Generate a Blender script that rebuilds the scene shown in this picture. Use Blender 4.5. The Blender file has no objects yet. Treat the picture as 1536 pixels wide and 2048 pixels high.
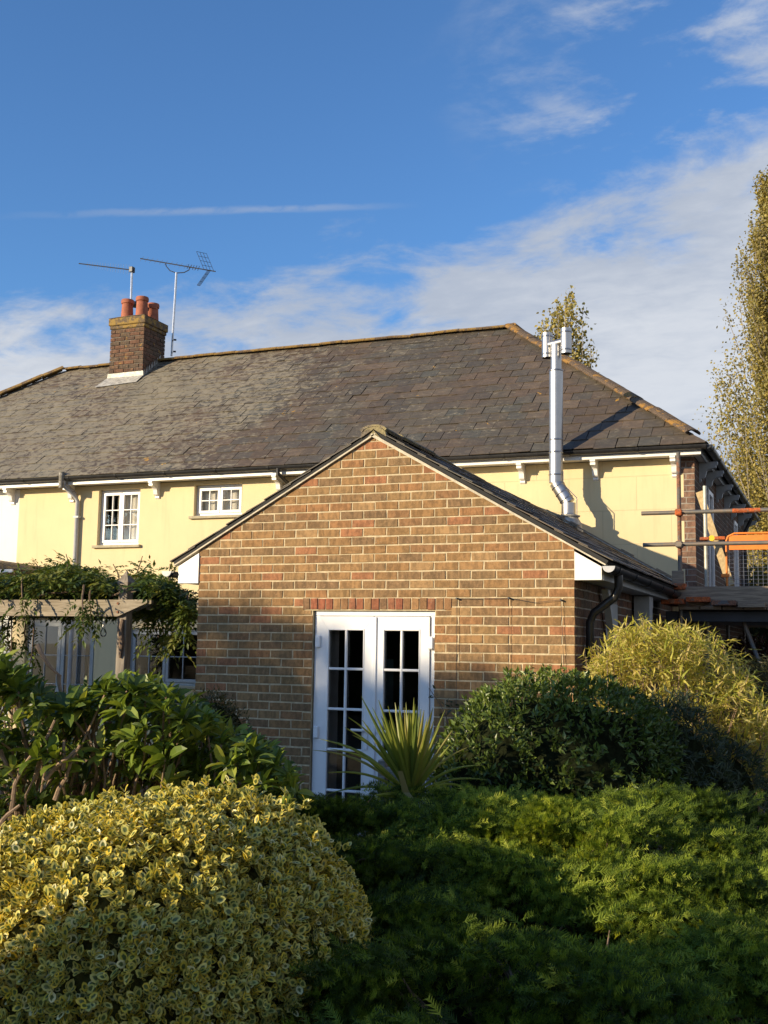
import bpy, math, random
import numpy as np
from mathutils import Matrix, Vector
R = math.radians
rng = np.random.default_rng(7)
random.seed(7)
scene = bpy.context.scene
col = scene.collection

# ------------------------------------------------------------------ camera, sky, sun, exposure
F_PX = 2244.46
CAM = np.array([5.63575, -9.16263, 1.75529])
YAW, PITCH, ROLL = -0.38895, 0.11969, 0.015545
cf = np.array([math.sin(YAW) * math.cos(PITCH), math.cos(YAW) * math.cos(PITCH), math.sin(PITCH)])
r0 = np.array([math.cos(YAW), -math.sin(YAW), 0.0])
u0 = np.cross(r0, cf)
cr = math.cos(ROLL) * r0 + math.sin(ROLL) * u0
cu = -math.sin(ROLL) * r0 + math.cos(ROLL) * u0
cam_d = bpy.data.cameras.new('camera')
cam = bpy.data.objects.new('camera', cam_d)
col.objects.link(cam)
cam.matrix_world = Matrix(((cr[0], cu[0], -cf[0], CAM[0]), (cr[1], cu[1], -cf[1], CAM[1]), (cr[2], cu[2], -cf[2], CAM[2]), (0, 0, 0, 1)))
cam_d.sensor_fit = 'VERTICAL'
cam_d.sensor_height = 36.0
cam_d.lens = F_PX / 2048 * 36.0
cam_d.clip_end = 5000
scene.camera = cam

SUN_EL, SUN_AZ = R(14.6), math.atan2(-0.63, -0.777)      # azimuth of the sun measured from +Y towards +X
SKY_STRENGTH, SUN_STRENGTH, EXPOSURE = 0.130, 5.0, 0.50
scene.view_settings.view_transform = 'Standard'
scene.view_settings.look = 'None'
scene.view_settings.exposure = EXPOSURE
scene.view_settings.gamma = 1
scene.view_settings.use_curve_mapping = False
scene.cycles.max_bounces = 8
scene.cycles.transparent_max_bounces = 12
world = bpy.data.worlds.new('World')
scene.world = world
world.use_nodes = True


class NT:
    """small helper for node trees"""
    def __init__(s, tree): s.t = tree; s.n = tree.nodes; s.l = tree.links
    def add(s, typ, **kw):
        nd = s.n.new(typ)
        for k, v in kw.items():
            if k in nd.inputs.keys() if isinstance(k, str) else False: nd.inputs[k].default_value = v
            else: setattr(nd, k, v)
        return nd
    def link(s, a, b): s.l.new(a, b)
    def math(s, op, a, b=None, c=None, clamp=False):
        m = s.n.new('ShaderNodeMath'); m.operation = op; m.use_clamp = clamp
        for i, v in enumerate((a, b, c)):
            if v is None: continue
            if isinstance(v, (int, float)): m.inputs[i].default_value = v
            else: s.l.new(v, m.inputs[i])
        return m.outputs[0]
    def mix(s, fac, a, b, mode='MIX'):
        m = s.n.new('ShaderNodeMix'); m.data_type = 'RGBA'; m.blend_type = mode
        for sock, v in ((m.inputs[0], fac), (m.inputs[6], a), (m.inputs[7], b)):
            if isinstance(v, (int, float)): sock.default_value = v
            elif isinstance(v, (tuple, list)): sock.default_value = (*v[:3], 1)
            else: s.l.new(v, sock)
        return m.outputs[2]
    def noise(s, vec, scale, detail=4, rough=0.55, dist=0.0):
        n = s.n.new('ShaderNodeTexNoise'); n.inputs['Scale'].default_value = scale
        n.inputs['Detail'].default_value = detail; n.inputs['Roughness'].default_value = rough
        n.inputs['Distortion'].default_value = dist
        if vec is not None: s.l.new(vec, n.inputs['Vector'])
        return n.outputs['Fac']
    def ramp(s, fac, lo, hi):
        m = s.n.new('ShaderNodeMapRange'); m.interpolation_type = 'SMOOTHSTEP'
        m.inputs[1].default_value = lo; m.inputs[2].default_value = hi
        if isinstance(fac, (int, float)): m.inputs[0].default_value = fac
        else: s.l.new(fac, m.inputs[0])
        return m.outputs[0]
    def mapping(s, vec, scale=(1, 1, 1), loc=(0, 0, 0), rot=(0, 0, 0)):
        m = s.n.new('ShaderNodeMapping'); m.inputs['Scale'].default_value = scale
        m.inputs['Location'].default_value = loc; m.inputs['Rotation'].default_value = rot
        s.l.new(vec, m.inputs['Vector']); return m.outputs[0]


def make_world():
    w = NT(world.node_tree); w.n.clear()
    sky = w.n.new('ShaderNodeTexSky'); sky.sky_type = 'NISHITA'; sky.sun_disc = False
    sky.sun_elevation = SUN_EL; sky.sun_rotation = SUN_AZ; sky.air_density = 1.0; sky.dust_density = 0.4; sky.ozone_density = 3.0
    tc = w.n.new('ShaderNodeTexCoord')
    sep = w.n.new('ShaderNodeSeparateXYZ'); w.link(tc.outputs['Generated'], sep.inputs[0])
    x, y, z = sep.outputs
    zc = w.math('MAXIMUM', z, 0.02)
    den = w.math('ADD', zc, 0.16)
    comb = w.n.new('ShaderNodeCombineXYZ')
    w.link(w.math('DIVIDE', x, den), comb.inputs[0]); w.link(w.math('DIVIDE', y, den), comb.inputs[1])
    pl = comb.outputs[0]
    big = w.noise(w.mapping(pl, loc=(3.1, 1.7, 0), scale=(1, 1, 1)), 1.1, 5, 0.5, 0.3)
    wisp = w.noise(w.mapping(pl, loc=(0.4, 2.2, 0), rot=(0, 0, R(35)), scale=(1.0, 1.25, 1)), 4.6, 9, 0.62, 0.25)
    fine = w.noise(w.mapping(pl, rot=(0, 0, R(20)), scale=(1, 1.6, 1)), 13, 6, 0.6, 0.3)
    # a bank of cloud low in the sky, higher towards the north-east; wisps above it
    side = w.math('ADD', w.math('MULTIPLY', x, 0.92), w.math('MULTIPLY', y, 0.39))     # grows to the east
    top = w.math('ADD', w.math('MULTIPLY', side, 0.25), 0.335)
    lump = w.math('MULTIPLY', w.math('SUBTRACT', big, 0.5), 0.22)
    lump = w.math('ADD', lump, w.math('MULTIPLY', w.math('SUBTRACT', wisp, 0.5), 0.30))
    edge = w.math('SUBTRACT', w.math('ADD', top, lump), z)
    bank = w.math('MULTIPLY', w.ramp(edge, -0.05, 0.045), 0.95)
    wm = w.ramp(w.math('ADD', side, w.math('MULTIPLY', w.math('SUBTRACT', big, 0.5), 0.45)), 0.0, 0.20)
    wi = w.math('MULTIPLY', w.ramp(w.math('ADD', wisp, w.math('MULTIPLY', w.math('SUBTRACT', fine, 0.5), 0.32)), 0.44, 0.70), wm)
    wi = w.math('MULTIPLY', wi, 0.72)
    # a thin vapour trail, a great circle across the sky
    ta = w.math('ADD', w.math('ADD', w.math('MULTIPLY', x, TRAIL[0]), w.math('MULTIPLY', y, TRAIL[1])), w.math('MULTIPLY', z, TRAIL[2]))
    tw = w.math('ADD', ta, w.math('MULTIPLY', w.math('SUBTRACT', fine, 0.5), 0.006))
    tl = w.math('SUBTRACT', 1.0, w.ramp(w.math('ABSOLUTE', tw), 0.0005, 0.0042))
    tdir = w.math('ADD', w.math('MULTIPLY', x, TRAIL_T[0]), w.math('MULTIPLY', y, TRAIL_T[1]))
    tl = w.math('MULTIPLY', tl, w.math('MULTIPLY', w.ramp(tdir, -0.26, -0.05), w.math('SUBTRACT', 1.0, w.ramp(tdir, 0.02, 0.13))))
    tl = w.math('MULTIPLY', w.math('MULTIPLY', tl, w.ramp(fine, 0.25, 0.55)), 0.36)
    cov = w.math('MAXIMUM', w.math('MAXIMUM', bank, wi), tl)
    tint = w.mix(1.0, sky.outputs[0], (0.64, 0.89, 1.14), 'MULTIPLY')
    ccol = w.mix(w.ramp(w.math('ADD', big, w.math('MULTIPLY', w.math('SUBTRACT', fine, .5), .25)), 0.35, 0.68), (2.5, 2.8, 3.35), (3.9, 4.05, 4.3))
    c = w.mix(cov, tint, ccol)
    bg = w.n.new('ShaderNodeBackground'); bg.inputs[1].default_value = SKY_STRENGTH
    w.link(c, bg.inputs[0])
    out = w.n.new('ShaderNodeOutputWorld'); w.link(bg.outputs[0], out.inputs[0])


def ray(px, py): return cf + cr * (px - 768) / F_PX + cu * (1024 - py) / F_PX
def U(px, py, y):
    d = ray(px, py); return CAM + d * (y - CAM[1]) / d[1]
def DD(px, py, dist): return CAM + ray(px, py) * dist
def scr(P):
    d = np.asarray(P) - CAM; w = d @ cf
    return 768 + F_PX * (d @ cr) / w, 1024 - F_PX * (d @ cu) / w, w


_a, _b = ray(100, 430), ray(800, 412)
_n = np.cross(_a, _b); _n /= np.linalg.norm(_n); TRAIL = _n
_m = ray(480, 420); _t = np.cross(_n, _m / np.linalg.norm(_m)); _t[2] = 0; _t /= np.linalg.norm(_t)
if _t @ cr < 0: _t = -_t
_o = _m / np.linalg.norm(_m) @ _t
TRAIL_T = _t
make_world()

sun_d = bpy.data.lights.new('sun', 'SUN'); sun_d.energy = SUN_STRENGTH; sun_d.angle = R(0.5); sun_d.color = (1.0, 0.82, 0.55)
sun = bpy.data.objects.new('sun', sun_d); col.objects.link(sun)
SD = Vector((math.sin(SUN_AZ) * math.cos(SUN_EL), math.cos(SUN_AZ) * math.cos(SUN_EL), math.sin(SUN_EL)))   # towards the sun
sun.rotation_euler = SD.to_track_quat('Z', 'Y').to_euler()
sun.location = SD * 50

# ------------------------------------------------------------------ object helpers
def tag(o, label=None, cat=None, group=None, kind=None):
    if label: o['label'] = label
    if cat: o['category'] = cat
    if group: o['group'] = group
    if kind: o['kind'] = kind
    return o


ORIGIN = {}
def thing(name, loc, label, cat, group=None):
    o = bpy.data.objects.new(name, None); col.objects.link(o); o.location = loc; o.empty_display_size = 0.1
    ORIGIN[o.name] = np.array(loc, float)
    return tag(o, label, cat, group)


def org(parent): return np.zeros(3) if parent is None else ORIGIN[parent.name]


def link_mesh(name, me, parent, loc=None):
    o = bpy.data.objects.new(name, me); col.objects.link(o)
    if parent is not None:
        o.parent = parent; ORIGIN[o.name] = org(parent)
    else: ORIGIN[o.name] = np.zeros(3)
    return o


class MB:
    def __init__(s): s.v = []; s.f = []
    def add(s, vs, fs):
        k = len(s.v); s.v += [tuple(map(float, v)) for v in vs]; s.f += [tuple(i + k for i in f) for f in fs]; return s
    def box(s, x0, x1, y0, y1, z0, z1):
        return s.add([(x0, y0, z0), (x1, y0, z0), (x1, y1, z0), (x0, y1, z0), (x0, y0, z1), (x1, y0, z1), (x1, y1, z1), (x0, y1, z1)],
                     [(0, 3, 2, 1), (4, 5, 6, 7), (0, 1, 5, 4), (1, 2, 6, 5), (2, 3, 7, 6), (3, 0, 4, 7)])
    def bevbox(s, x0, x1, y0, y1, z0, z1, b=0.006):
        """box with chamfered edges: octagonal section along its longest axis would be overkill, chamfer all 12 edges"""
        c = [(x0, x1), (y0, y1), (z0, z1)]; vs = []; idx = {}
        for i in (0, 1):
            for j in (0, 1):
                for k in (0, 1):
                    p = [c[0][i], c[1][j], c[2][k]]; sg = [1 - 2 * i, 1 - 2 * j, 1 - 2 * k]
                    for a in range(3):
                        q = [p[m] + (0 if m == a else sg[m] * b) for m in range(3)]
                        idx[(i, j, k, a)] = len(vs); vs.append(q)
        fs = []
        for a in range(3):
            o1, o2 = [m for m in range(3) if m != a]
            for e in (0, 1):
                q = []
                for (p1, p2) in ((0, 0), (1, 0), (1, 1), (0, 1)):
                    key = [0, 0, 0]; key[a] = e; key[o1] = p1; key[o2] = p2; q.append(idx[(*key, a)])
                fs.append(q if (e == 1) == (a != 1) else q[::-1])
            for p1 in (0, 1):
                for p2 in (0, 1):
                    k0 = [0, 0, 0]; k1 = [0, 0, 0]; k0[a] = 0; k1[a] = 1
                    for kk in (k0, k1): kk[o1] = p1; kk[o2] = p2
                    fs.append((idx[(*k0, o1)], idx[(*k1, o1)], idx[(*k1, o2)], idx[(*k0, o2)]))
        for i in (0, 1):
            for j in (0, 1):
                for k in (0, 1): fs.append((idx[(i, j, k, 0)], idx[(i, j, k, 1)], idx[(i, j, k, 2)]))
        return s.add(vs, fs)
    def extrude(s, prof, o, u, v, w, length):
        """profile (list of 2d points) in the plane (u, v) at o, extruded by length along w"""
        o, u, v, w = map(np.asarray, (o, u, v, w)); n = len(prof)
        a = [o + u * p[0] + v * p[1] for p in prof]; b = [p + w * length for p in a]
        return s.add(a + b, [tuple(range(n))[::-1], tuple(range(n, 2 * n))] + [(i, (i + 1) % n, n + (i + 1) % n, n + i) for i in range(n)])
    def tube(s, pts, r, n=10, cap=True):
        pts = [np.asarray(p, float) for p in pts]; rs = r if isinstance(r, (list, tuple, np.ndarray)) else [r] * len(pts)
        base = len(s.v); prev = None
        for i, p in enumerate(pts):
            d = pts[min(i + 1, len(pts) - 1)] - pts[max(i - 1, 0)]; d = d / (np.linalg.norm(d) + 1e-9)
            if prev is None:
                h = np.array([0, 0, 1.]) if abs(d[2]) < 0.9 else np.array([1., 0, 0]); a = np.cross(d, h)
            else: a = prev - d * (prev @ d)
            a /= np.linalg.norm(a); prev = a; b = np.cross(d, a)
            for k in range(n):
                t = 2 * math.pi * k / n; q = p + (a * math.cos(t) + b * math.sin(t)) * rs[i]; s.v.append(tuple(q))
        for i in range(len(pts) - 1):
            for k in range(n):
                s.f.append((base + i * n + k, base + i * n + (k + 1) % n, base + (i + 1) * n + (k + 1) % n, base + (i + 1) * n + k))
        if cap:
            s.f.append(tuple(base + k for k in range(n))[::-1]); s.f.append(tuple(base + (len(pts) - 1) * n + k for k in range(n)))
        return s
    def lathe(s, prof, c, n=20):
        base = len(s.v)
        for (r, z) in prof:
            for k in range(n):
                t = 2 * math.pi * k / n; s.v.append((c[0] + r * math.cos(t), c[1] + r * math.sin(t), c[2] + z))
        for i in range(len(prof) - 1):
            for k in range(n): s.f.append((base + i * n + k, base + i * n + (k + 1) % n, base + (i + 1) * n + (k + 1) % n, base + (i + 1) * n + k))
        s.f.append(tuple(base + k for k in range(n))[::-1]); s.f.append(tuple(base + (len(prof) - 1) * n + k for k in range(n)))
        return s
    def build(s, name, mat, parent=None, label=None, cat=None, group=None, kind=None, smooth=None):
        o0 = org(parent)
        me = bpy.data.meshes.new(name)
        me.from_pydata([(v[0] - o0[0], v[1] - o0[1], v[2] - o0[2]) for v in s.v], [], s.f)
        me.materials.append(mat); me.validate(); me.shade_flat()
        if smooth: me.shade_smooth(); me.set_sharp_from_angle(angle=R(smooth))
        o = link_mesh(name, me, parent)
        return tag(o, label, cat, group, kind)


def smooth_by(me, ang):
    me.polygons.foreach_set('use_smooth', [True] * len(me.polygons))
    import bmesh
    bm = bmesh.new(); bm.from_mesh(me)
    for e in bm.edges:
        e.smooth = len(e.link_faces) == 2 and e.calc_face_angle(3.0) < R(ang)
    bm.to_mesh(me); bm.free()


def np_mesh(name, V, T, mat, tint=None, e=None, smooth=False):
    """mesh out of numpy arrays: V (n,3), T (m,3) triangles, tint (n,3) and e (n,) per vertex"""
    me = bpy.data.meshes.new(name)
    V = np.ascontiguousarray(V, np.float32); T = np.ascontiguousarray(T, np.int32)
    me.vertices.add(len(V)); me.vertices.foreach_set('co', V.ravel())
    me.loops.add(T.size); me.loops.foreach_set('vertex_index', T.ravel())
    me.polygons.add(len(T)); me.polygons.foreach_set('loop_start', np.arange(len(T), dtype=np.int32) * 3)
    try: me.polygons.foreach_set('loop_total', np.full(len(T), 3, np.int32))
    except Exception: pass
    if tint is not None:
        a = me.attributes.new('tint', 'FLOAT_COLOR', 'POINT')
        a.data.foreach_set('color', np.concatenate([tint, np.ones((len(tint), 1))], 1).astype(np.float32).ravel())
    if e is not None:
        a = me.attributes.new('edge', 'FLOAT', 'POINT'); a.data.foreach_set('value', np.ascontiguousarray(e, np.float32))
    me.materials.append(mat)
    me.update(calc_edges=True)
    if not smooth: me.shade_flat()
    return me


# ------------------------------------------------------------------ materials
def new_mat(name):
    m = bpy.data.materials.new(name); m.use_nodes = True; t = NT(m.node_tree); t.n.clear()
    out = t.n.new('ShaderNodeOutputMaterial'); b = t.n.new('ShaderNodeBsdfPrincipled'); t.link(b.outputs[0], out.inputs[0])
    t.out = out; t.b = b
    return m, t


def world_pos(t): return t.n.new('ShaderNodeNewGeometry').outputs['Position']
def setc(t, sock, v):
    if isinstance(v, (tuple, list)): sock.default_value = (*v[:3], 1) if len(v) == 3 and sock.type == 'RGBA' else v
    elif isinstance(v, (int, float)): sock.default_value = v
    else: t.link(v, sock)


def bump(t, h, dist=0.002, strength=0.6):
    b = t.n.new('ShaderNodeBump'); b.inputs['Distance'].default_value = dist; b.inputs['Strength'].default_value = strength
    t.link(h, b.inputs['Height']); t.link(b.outputs[0], t.b.inputs['Normal'])


def plain(name, c, rough=0.6, metal=0.0, var=0.12, scale=6, bumpd=0.0, c2=None, spec=0.5):
    m, t = new_mat(name); p = world_pos(t)
    n = t.noise(p, scale, 5, 0.6); n2 = t.noise(p, scale * 7, 3, 0.6)
    lo = tuple(x * (1 - var) for x in c); hi = c2 or tuple(min(1, x * (1 + var)) for x in c)
    cc = t.mix(t.ramp(t.math('ADD', t.math('MULTIPLY', n, 0.7), t.math('MULTIPLY', n2, 0.3)), 0.35, 0.65), lo, hi)
    t.link(cc, t.b.inputs['Base Color'])
    t.link(t.math('ADD', rough - 0.06, t.math('MULTIPLY', n2, 0.12)), t.b.inputs['Roughness'])
    t.b.inputs['Metallic'].default_value = metal
    t.b.inputs['Specular IOR Level'].default_value = spec
    if bumpd: bump(t, t.math('ADD', n, t.math('MULTIPLY', n2, 0.5)), bumpd)
    return m


def mat_brick(name, lichen=0.0, white=0.35):
    m, t = new_mat(name); p = world_pos(t)
    at = t.n.new('ShaderNodeAttribute'); at.attribute_name = 'tint'
    n = t.noise(p, 22, 6, 0.65, 0.4); n2 = t.noise(p, 130, 4, 0.6); n3 = t.noise(p, 3.2, 4, 0.6)
    n4 = t.noise(t.mapping(p, scale=(1, 1, 0.28)), 24, 5, 0.6, 0.5); wd_ = t.noise(t.mapping(p, scale=(1, 1, 0.5)), 1.1, 5, 0.6)
    n = t.math('ADD', t.math('MULTIPLY', n, 0.45), t.math('MULTIPLY', n4, 0.55))
    c = t.mix(t.ramp(n, 0.40, 0.60), at.outputs['Color'], t.mix(1.0, at.outputs['Color'], (0.60, 0.62, 0.64), 'MULTIPLY'))
    c = t.mix(t.math('MULTIPLY', t.ramp(t.noise(p, 34, 4, .6, .2), 0.56, 0.70), 0.45), c, (0.40, 0.24, 0.13))
    c = t.mix(t.math('MULTIPLY', t.ramp(n2, 0.62, 0.70), 0.6), c, (0.035, 0.028, 0.022))
    c = t.mix(t.math('MULTIPLY', t.ramp(wd_, 0.50, 0.72), 0.45), c, t.mix(1.0, c, (0.52, 0.56, 0.60), 'MULTIPLY'))
    sp = t.ramp(t.math('ADD', t.noise(p, 60, 3, 0.6), t.math('MULTIPLY', t.math('SUBTRACT', n3, 0.5), 0.55)), 0.735, 0.79)
    c = t.mix(t.math('MULTIPLY', sp, white), c, (0.62, 0.60, 0.52))
    if lichen:
        l = t.ramp(t.math('ADD', t.noise(p, 6.5, 5, 0.7, 0.5), t.math('MULTIPLY', n, 0.2)), 0.70, 0.78)
        c = t.mix(t.math('MULTIPLY', l, lichen), c, (0.40, 0.24, 0.06))
    t.link(c, t.b.inputs['Base Color']); t.b.inputs['Roughness'].default_value = 0.9
    t.b.inputs['Specular IOR Level'].default_value = 0.25
    bump(t, t.math('ADD', n, t.math('MULTIPLY', n2, 0.6)), 0.004, 0.8)
    return m


def mat_slate(name):
    m, t = new_mat(name); p = world_pos(t)
    at = t.n.new('ShaderNodeAttribute'); at.attribute_name = 'tint'
    sx = t.n.new('ShaderNodeSeparateXYZ'); t.link(p, sx.inputs[0])
    n = t.noise(t.mapping(p, scale=(1, 1, 3)), 9, 6, 0.6, 0.3); n2 = t.noise(p, 45, 4, 0.6)
    patch = t.noise(p, 0.75, 4, 0.55)
    c = t.mix(t.ramp(patch, 0.40, 0.60), t.mix(1.0, at.outputs['Color'], (1.06, 0.97, 0.93), 'MULTIPLY'), t.mix(1.0, at.outputs['Color'], (0.95, 1.0, 1.02), 'MULTIPLY'))
    c = t.mix(t.math('MULTIPLY', t.ramp(n, 0.42, 0.66), 0.5), c, t.mix(1.0, c, (1.7, 1.62, 1.5), 'MULTIPLY'))
    # pale lichen, much of it on the western part
    west = t.math('MULTIPLY', t.ramp(t.math('MULTIPLY', sx.outputs[0], -1.0), 0.4, 5.5), 0.17)
    lich = t.ramp(t.math('ADD', t.math('ADD', t.noise(t.mapping(p, scale=(1, 1.3, 2.2)), 7.5, 7, 0.72, 0.6), west), t.math('MULTIPLY', t.math('SUBTRACT', patch, 0.5), 0.3)), 0.57, 0.70)
    sc_ = t.ramp(t.noise(t.mapping(p, scale=(1, 1.2, 2.0)), 16, 5, 0.7, 0.5), 0.60, 0.68)
    c = t.mix(t.math('MULTIPLY', sc_, 0.45), c, (0.20, 0.175, 0.13))
    c = t.mix(t.math('MULTIPLY', lich, 0.74), c, t.mix(t.noise(p, 2.1), (0.16, 0.145, 0.11), (0.36, 0.31, 0.22)))
    yl = t.ramp(t.math('ADD', t.noise(p, 5.0, 3, 0.6, 0.2), t.math('MULTIPLY', n2, 0.12)), 0.775, 0.80)
    c = t.mix(t.math('MULTIPLY', yl, 0.8), c, (0.50, 0.27, 0.03))
    t.link(c, t.b.inputs['Base Color'])
    t.link(t.math('ADD', 0.52, t.math('MULTIPLY', n, 0.2)), t.b.inputs['Roughness'])
    t.b.inputs['Specular IOR Level'].default_value = 0.4
    bump(t, t.math('ADD', n, t.math('MULTIPLY', n2, 0.5)), 0.006, 0.7)
    return m


def mat_lichen(name, base, lich, amount=0.5, scale=9):
    m, t = new_mat(name); p = world_pos(t)
    n = t.noise(p, scale, 6, 0.68, 0.4); n2 = t.noise(p, 60, 4, 0.6); n3 = t.noise(p, 2.2, 3)
    c = t.mix(t.ramp(n2, 0.4, 0.6), base, tuple(x * 0.6 for x in base))
    c = t.mix(t.ramp(t.math('ADD', n, t.math('MULTIPLY', t.math('SUBTRACT', n3, 0.5), 0.3)), 0.60 - amount * 0.3, 0.68 - amount * 0.25), c, t.mix(n2, lich, tuple(x * 0.7 for x in lich)))
    t.link(c, t.b.inputs['Base Color']); t.b.inputs['Roughness'].default_value = 0.95
    bump(t, t.math('ADD', n, n2), 0.012, 0.9)
    return m


def mat_render(name, c, joints=True):
    m, t = new_mat(name); p = world_pos(t)
    sx = t.n.new('ShaderNodeSeparateXYZ'); t.link(p, sx.inputs[0])
    n = t.noise(p, 1.3, 5, 0.6); n2 = t.noise(p, 40, 4, 0.6)
    st = t.noise(t.mapping(p, scale=(7, 7, 0.8)), 1.5, 4, 0.6)
    cc = t.mix(t.ramp(n, 0.35, 0.7), tuple(x * 0.93 for x in c), c)
    cc = t.mix(t.math('MULTIPLY', t.ramp(st, 0.48, 0.75), 0.30), cc, tuple(x * 0.70 for x in c))
    h = t.math('ADD', t.math('MULTIPLY', n2, 0.5), n)
    if joints:
        cb = t.n.new('ShaderNodeCombineXYZ'); t.link(sx.outputs[0], cb.inputs[0]); t.link(sx.outputs[2], cb.inputs[1])
        bt = t.n.new('ShaderNodeTexBrick'); t.link(cb.outputs[0], bt.inputs['Vector'])
        bt.inputs['Scale'].default_value = 1.0; bt.inputs['Brick Width'].default_value = 0.90; bt.inputs['Row Height'].default_value = 0.45
        bt.inputs['Mortar Size'].default_value = 0.006; bt.inputs['Mortar Smooth'].default_value = 0.4
        east = t.ramp(sx.outputs[0], -1.0, 0.8)
        k = t.math('MULTIPLY', bt.outputs['Fac'], east)
        cc = t.mix(t.math('MULTIPLY', k, 0.30), cc, tuple(x * 0.55 for x in c))
        h = t.math('SUBTRACT', h, t.math('MULTIPLY', k, 2.0))
    t.link(cc, t.b.inputs['Base Color']); t.b.inputs['Roughness'].default_value = 0.85
    t.b.inputs['Specular IOR Level'].default_value = 0.3
    bump(t, h, 0.003, 0.5)
    return m


def mat_wood(name, c, dark, rough=0.85, axis=0):
    m, t = new_mat(name); p = world_pos(t)
    sc = [14, 14, 14]; sc[axis] = 1.2
    g = t.noise(t.mapping(p, scale=tuple(sc)), 3, 6, 0.65, 0.6); n = t.noise(p, 3, 4)
    cc = t.mix(t.ramp(g, 0.36, 0.66), dark, c); cc = t.mix(t.math('MULTIPLY', t.ramp(n, 0.5, 0.75), 0.35), cc, tuple(x * 0.55 for x in c))
    t.link(cc, t.b.inputs['Base Color']); t.b.inputs['Roughness'].default_value = rough
    bump(t, g, 0.004, 0.7)
    return m


def mat_leaf(name, transl=0.35, rough=0.42, spec=0.5, variegate=None, gain=1.0, vein=None):
    m, t = new_mat(name); p = world_pos(t)
    at = t.n.new('ShaderNodeAttribute'); at.attribute_name = 'tint'
    c = at.outputs['Color']
    n = t.noise(p, 30, 3)
    if variegate:
        ed = t.n.new('ShaderNodeAttribute'); ed.attribute_name = 'edge'
        k = t.ramp(t.math('ADD', ed.outputs['Fac'], t.math('MULTIPLY', t.math('SUBTRACT', t.noise(p, 55, 3), 0.5), 1.1)), 0.38, 0.66)
        c = t.mix(k, variegate, c)
    if vein:
        ed = t.n.new('ShaderNodeAttribute'); ed.attribute_name = 'edge'
        c = t.mix(t.ramp(ed.outputs['Fac'], 0.0, 0.14), vein, c)
    c = t.mix(n, c, t.mix(1.0, c, (0.72, 0.78, 0.7), 'MULTIPLY'))
    t.link(c, t.b.inputs['Base Color']); t.b.inputs['Roughness'].default_value = rough
    t.b.inputs['Specular IOR Level'].default_value = spec
    tr = t.n.new('ShaderNodeBsdfTranslucent'); t.link(t.mix(1.0, c, (1.25, 1.15, 0.5), 'MULTIPLY'), tr.inputs[0])
    mx = t.n.new('ShaderNodeMixShader'); mx.inputs[0].default_value = transl
    t.link(t.b.outputs[0], mx.inputs[1]); t.link(tr.outputs[0], mx.inputs[2]); t.link(mx.outputs[0], t.out.inputs[0])
    return m


def mat_glass(name, tint=(1, 1, 1)):
    m, t = new_mat(name); t.n.remove(t.b)
    fr = t.n.new('ShaderNodeFresnel'); fr.inputs[0].default_value = 1.5
    g = t.n.new('ShaderNodeBsdfGlossy'); g.inputs['Roughness'].default_value = 0.015
    tr = t.n.new('ShaderNodeBsdfTransparent'); tr.inputs[0].default_value = (*tint, 1)
    mx = t.n.new('ShaderNodeMixShader'); t.link(t.math('MULTIPLY', fr.outputs[0], 1.1, clamp=True), mx.inputs[0])
    t.link(tr.outputs[0], mx.inputs[1]); t.link(g.outputs[0], mx.inputs[2]); t.link(mx.outputs[0], t.out.inputs[0])
    return m


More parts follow.
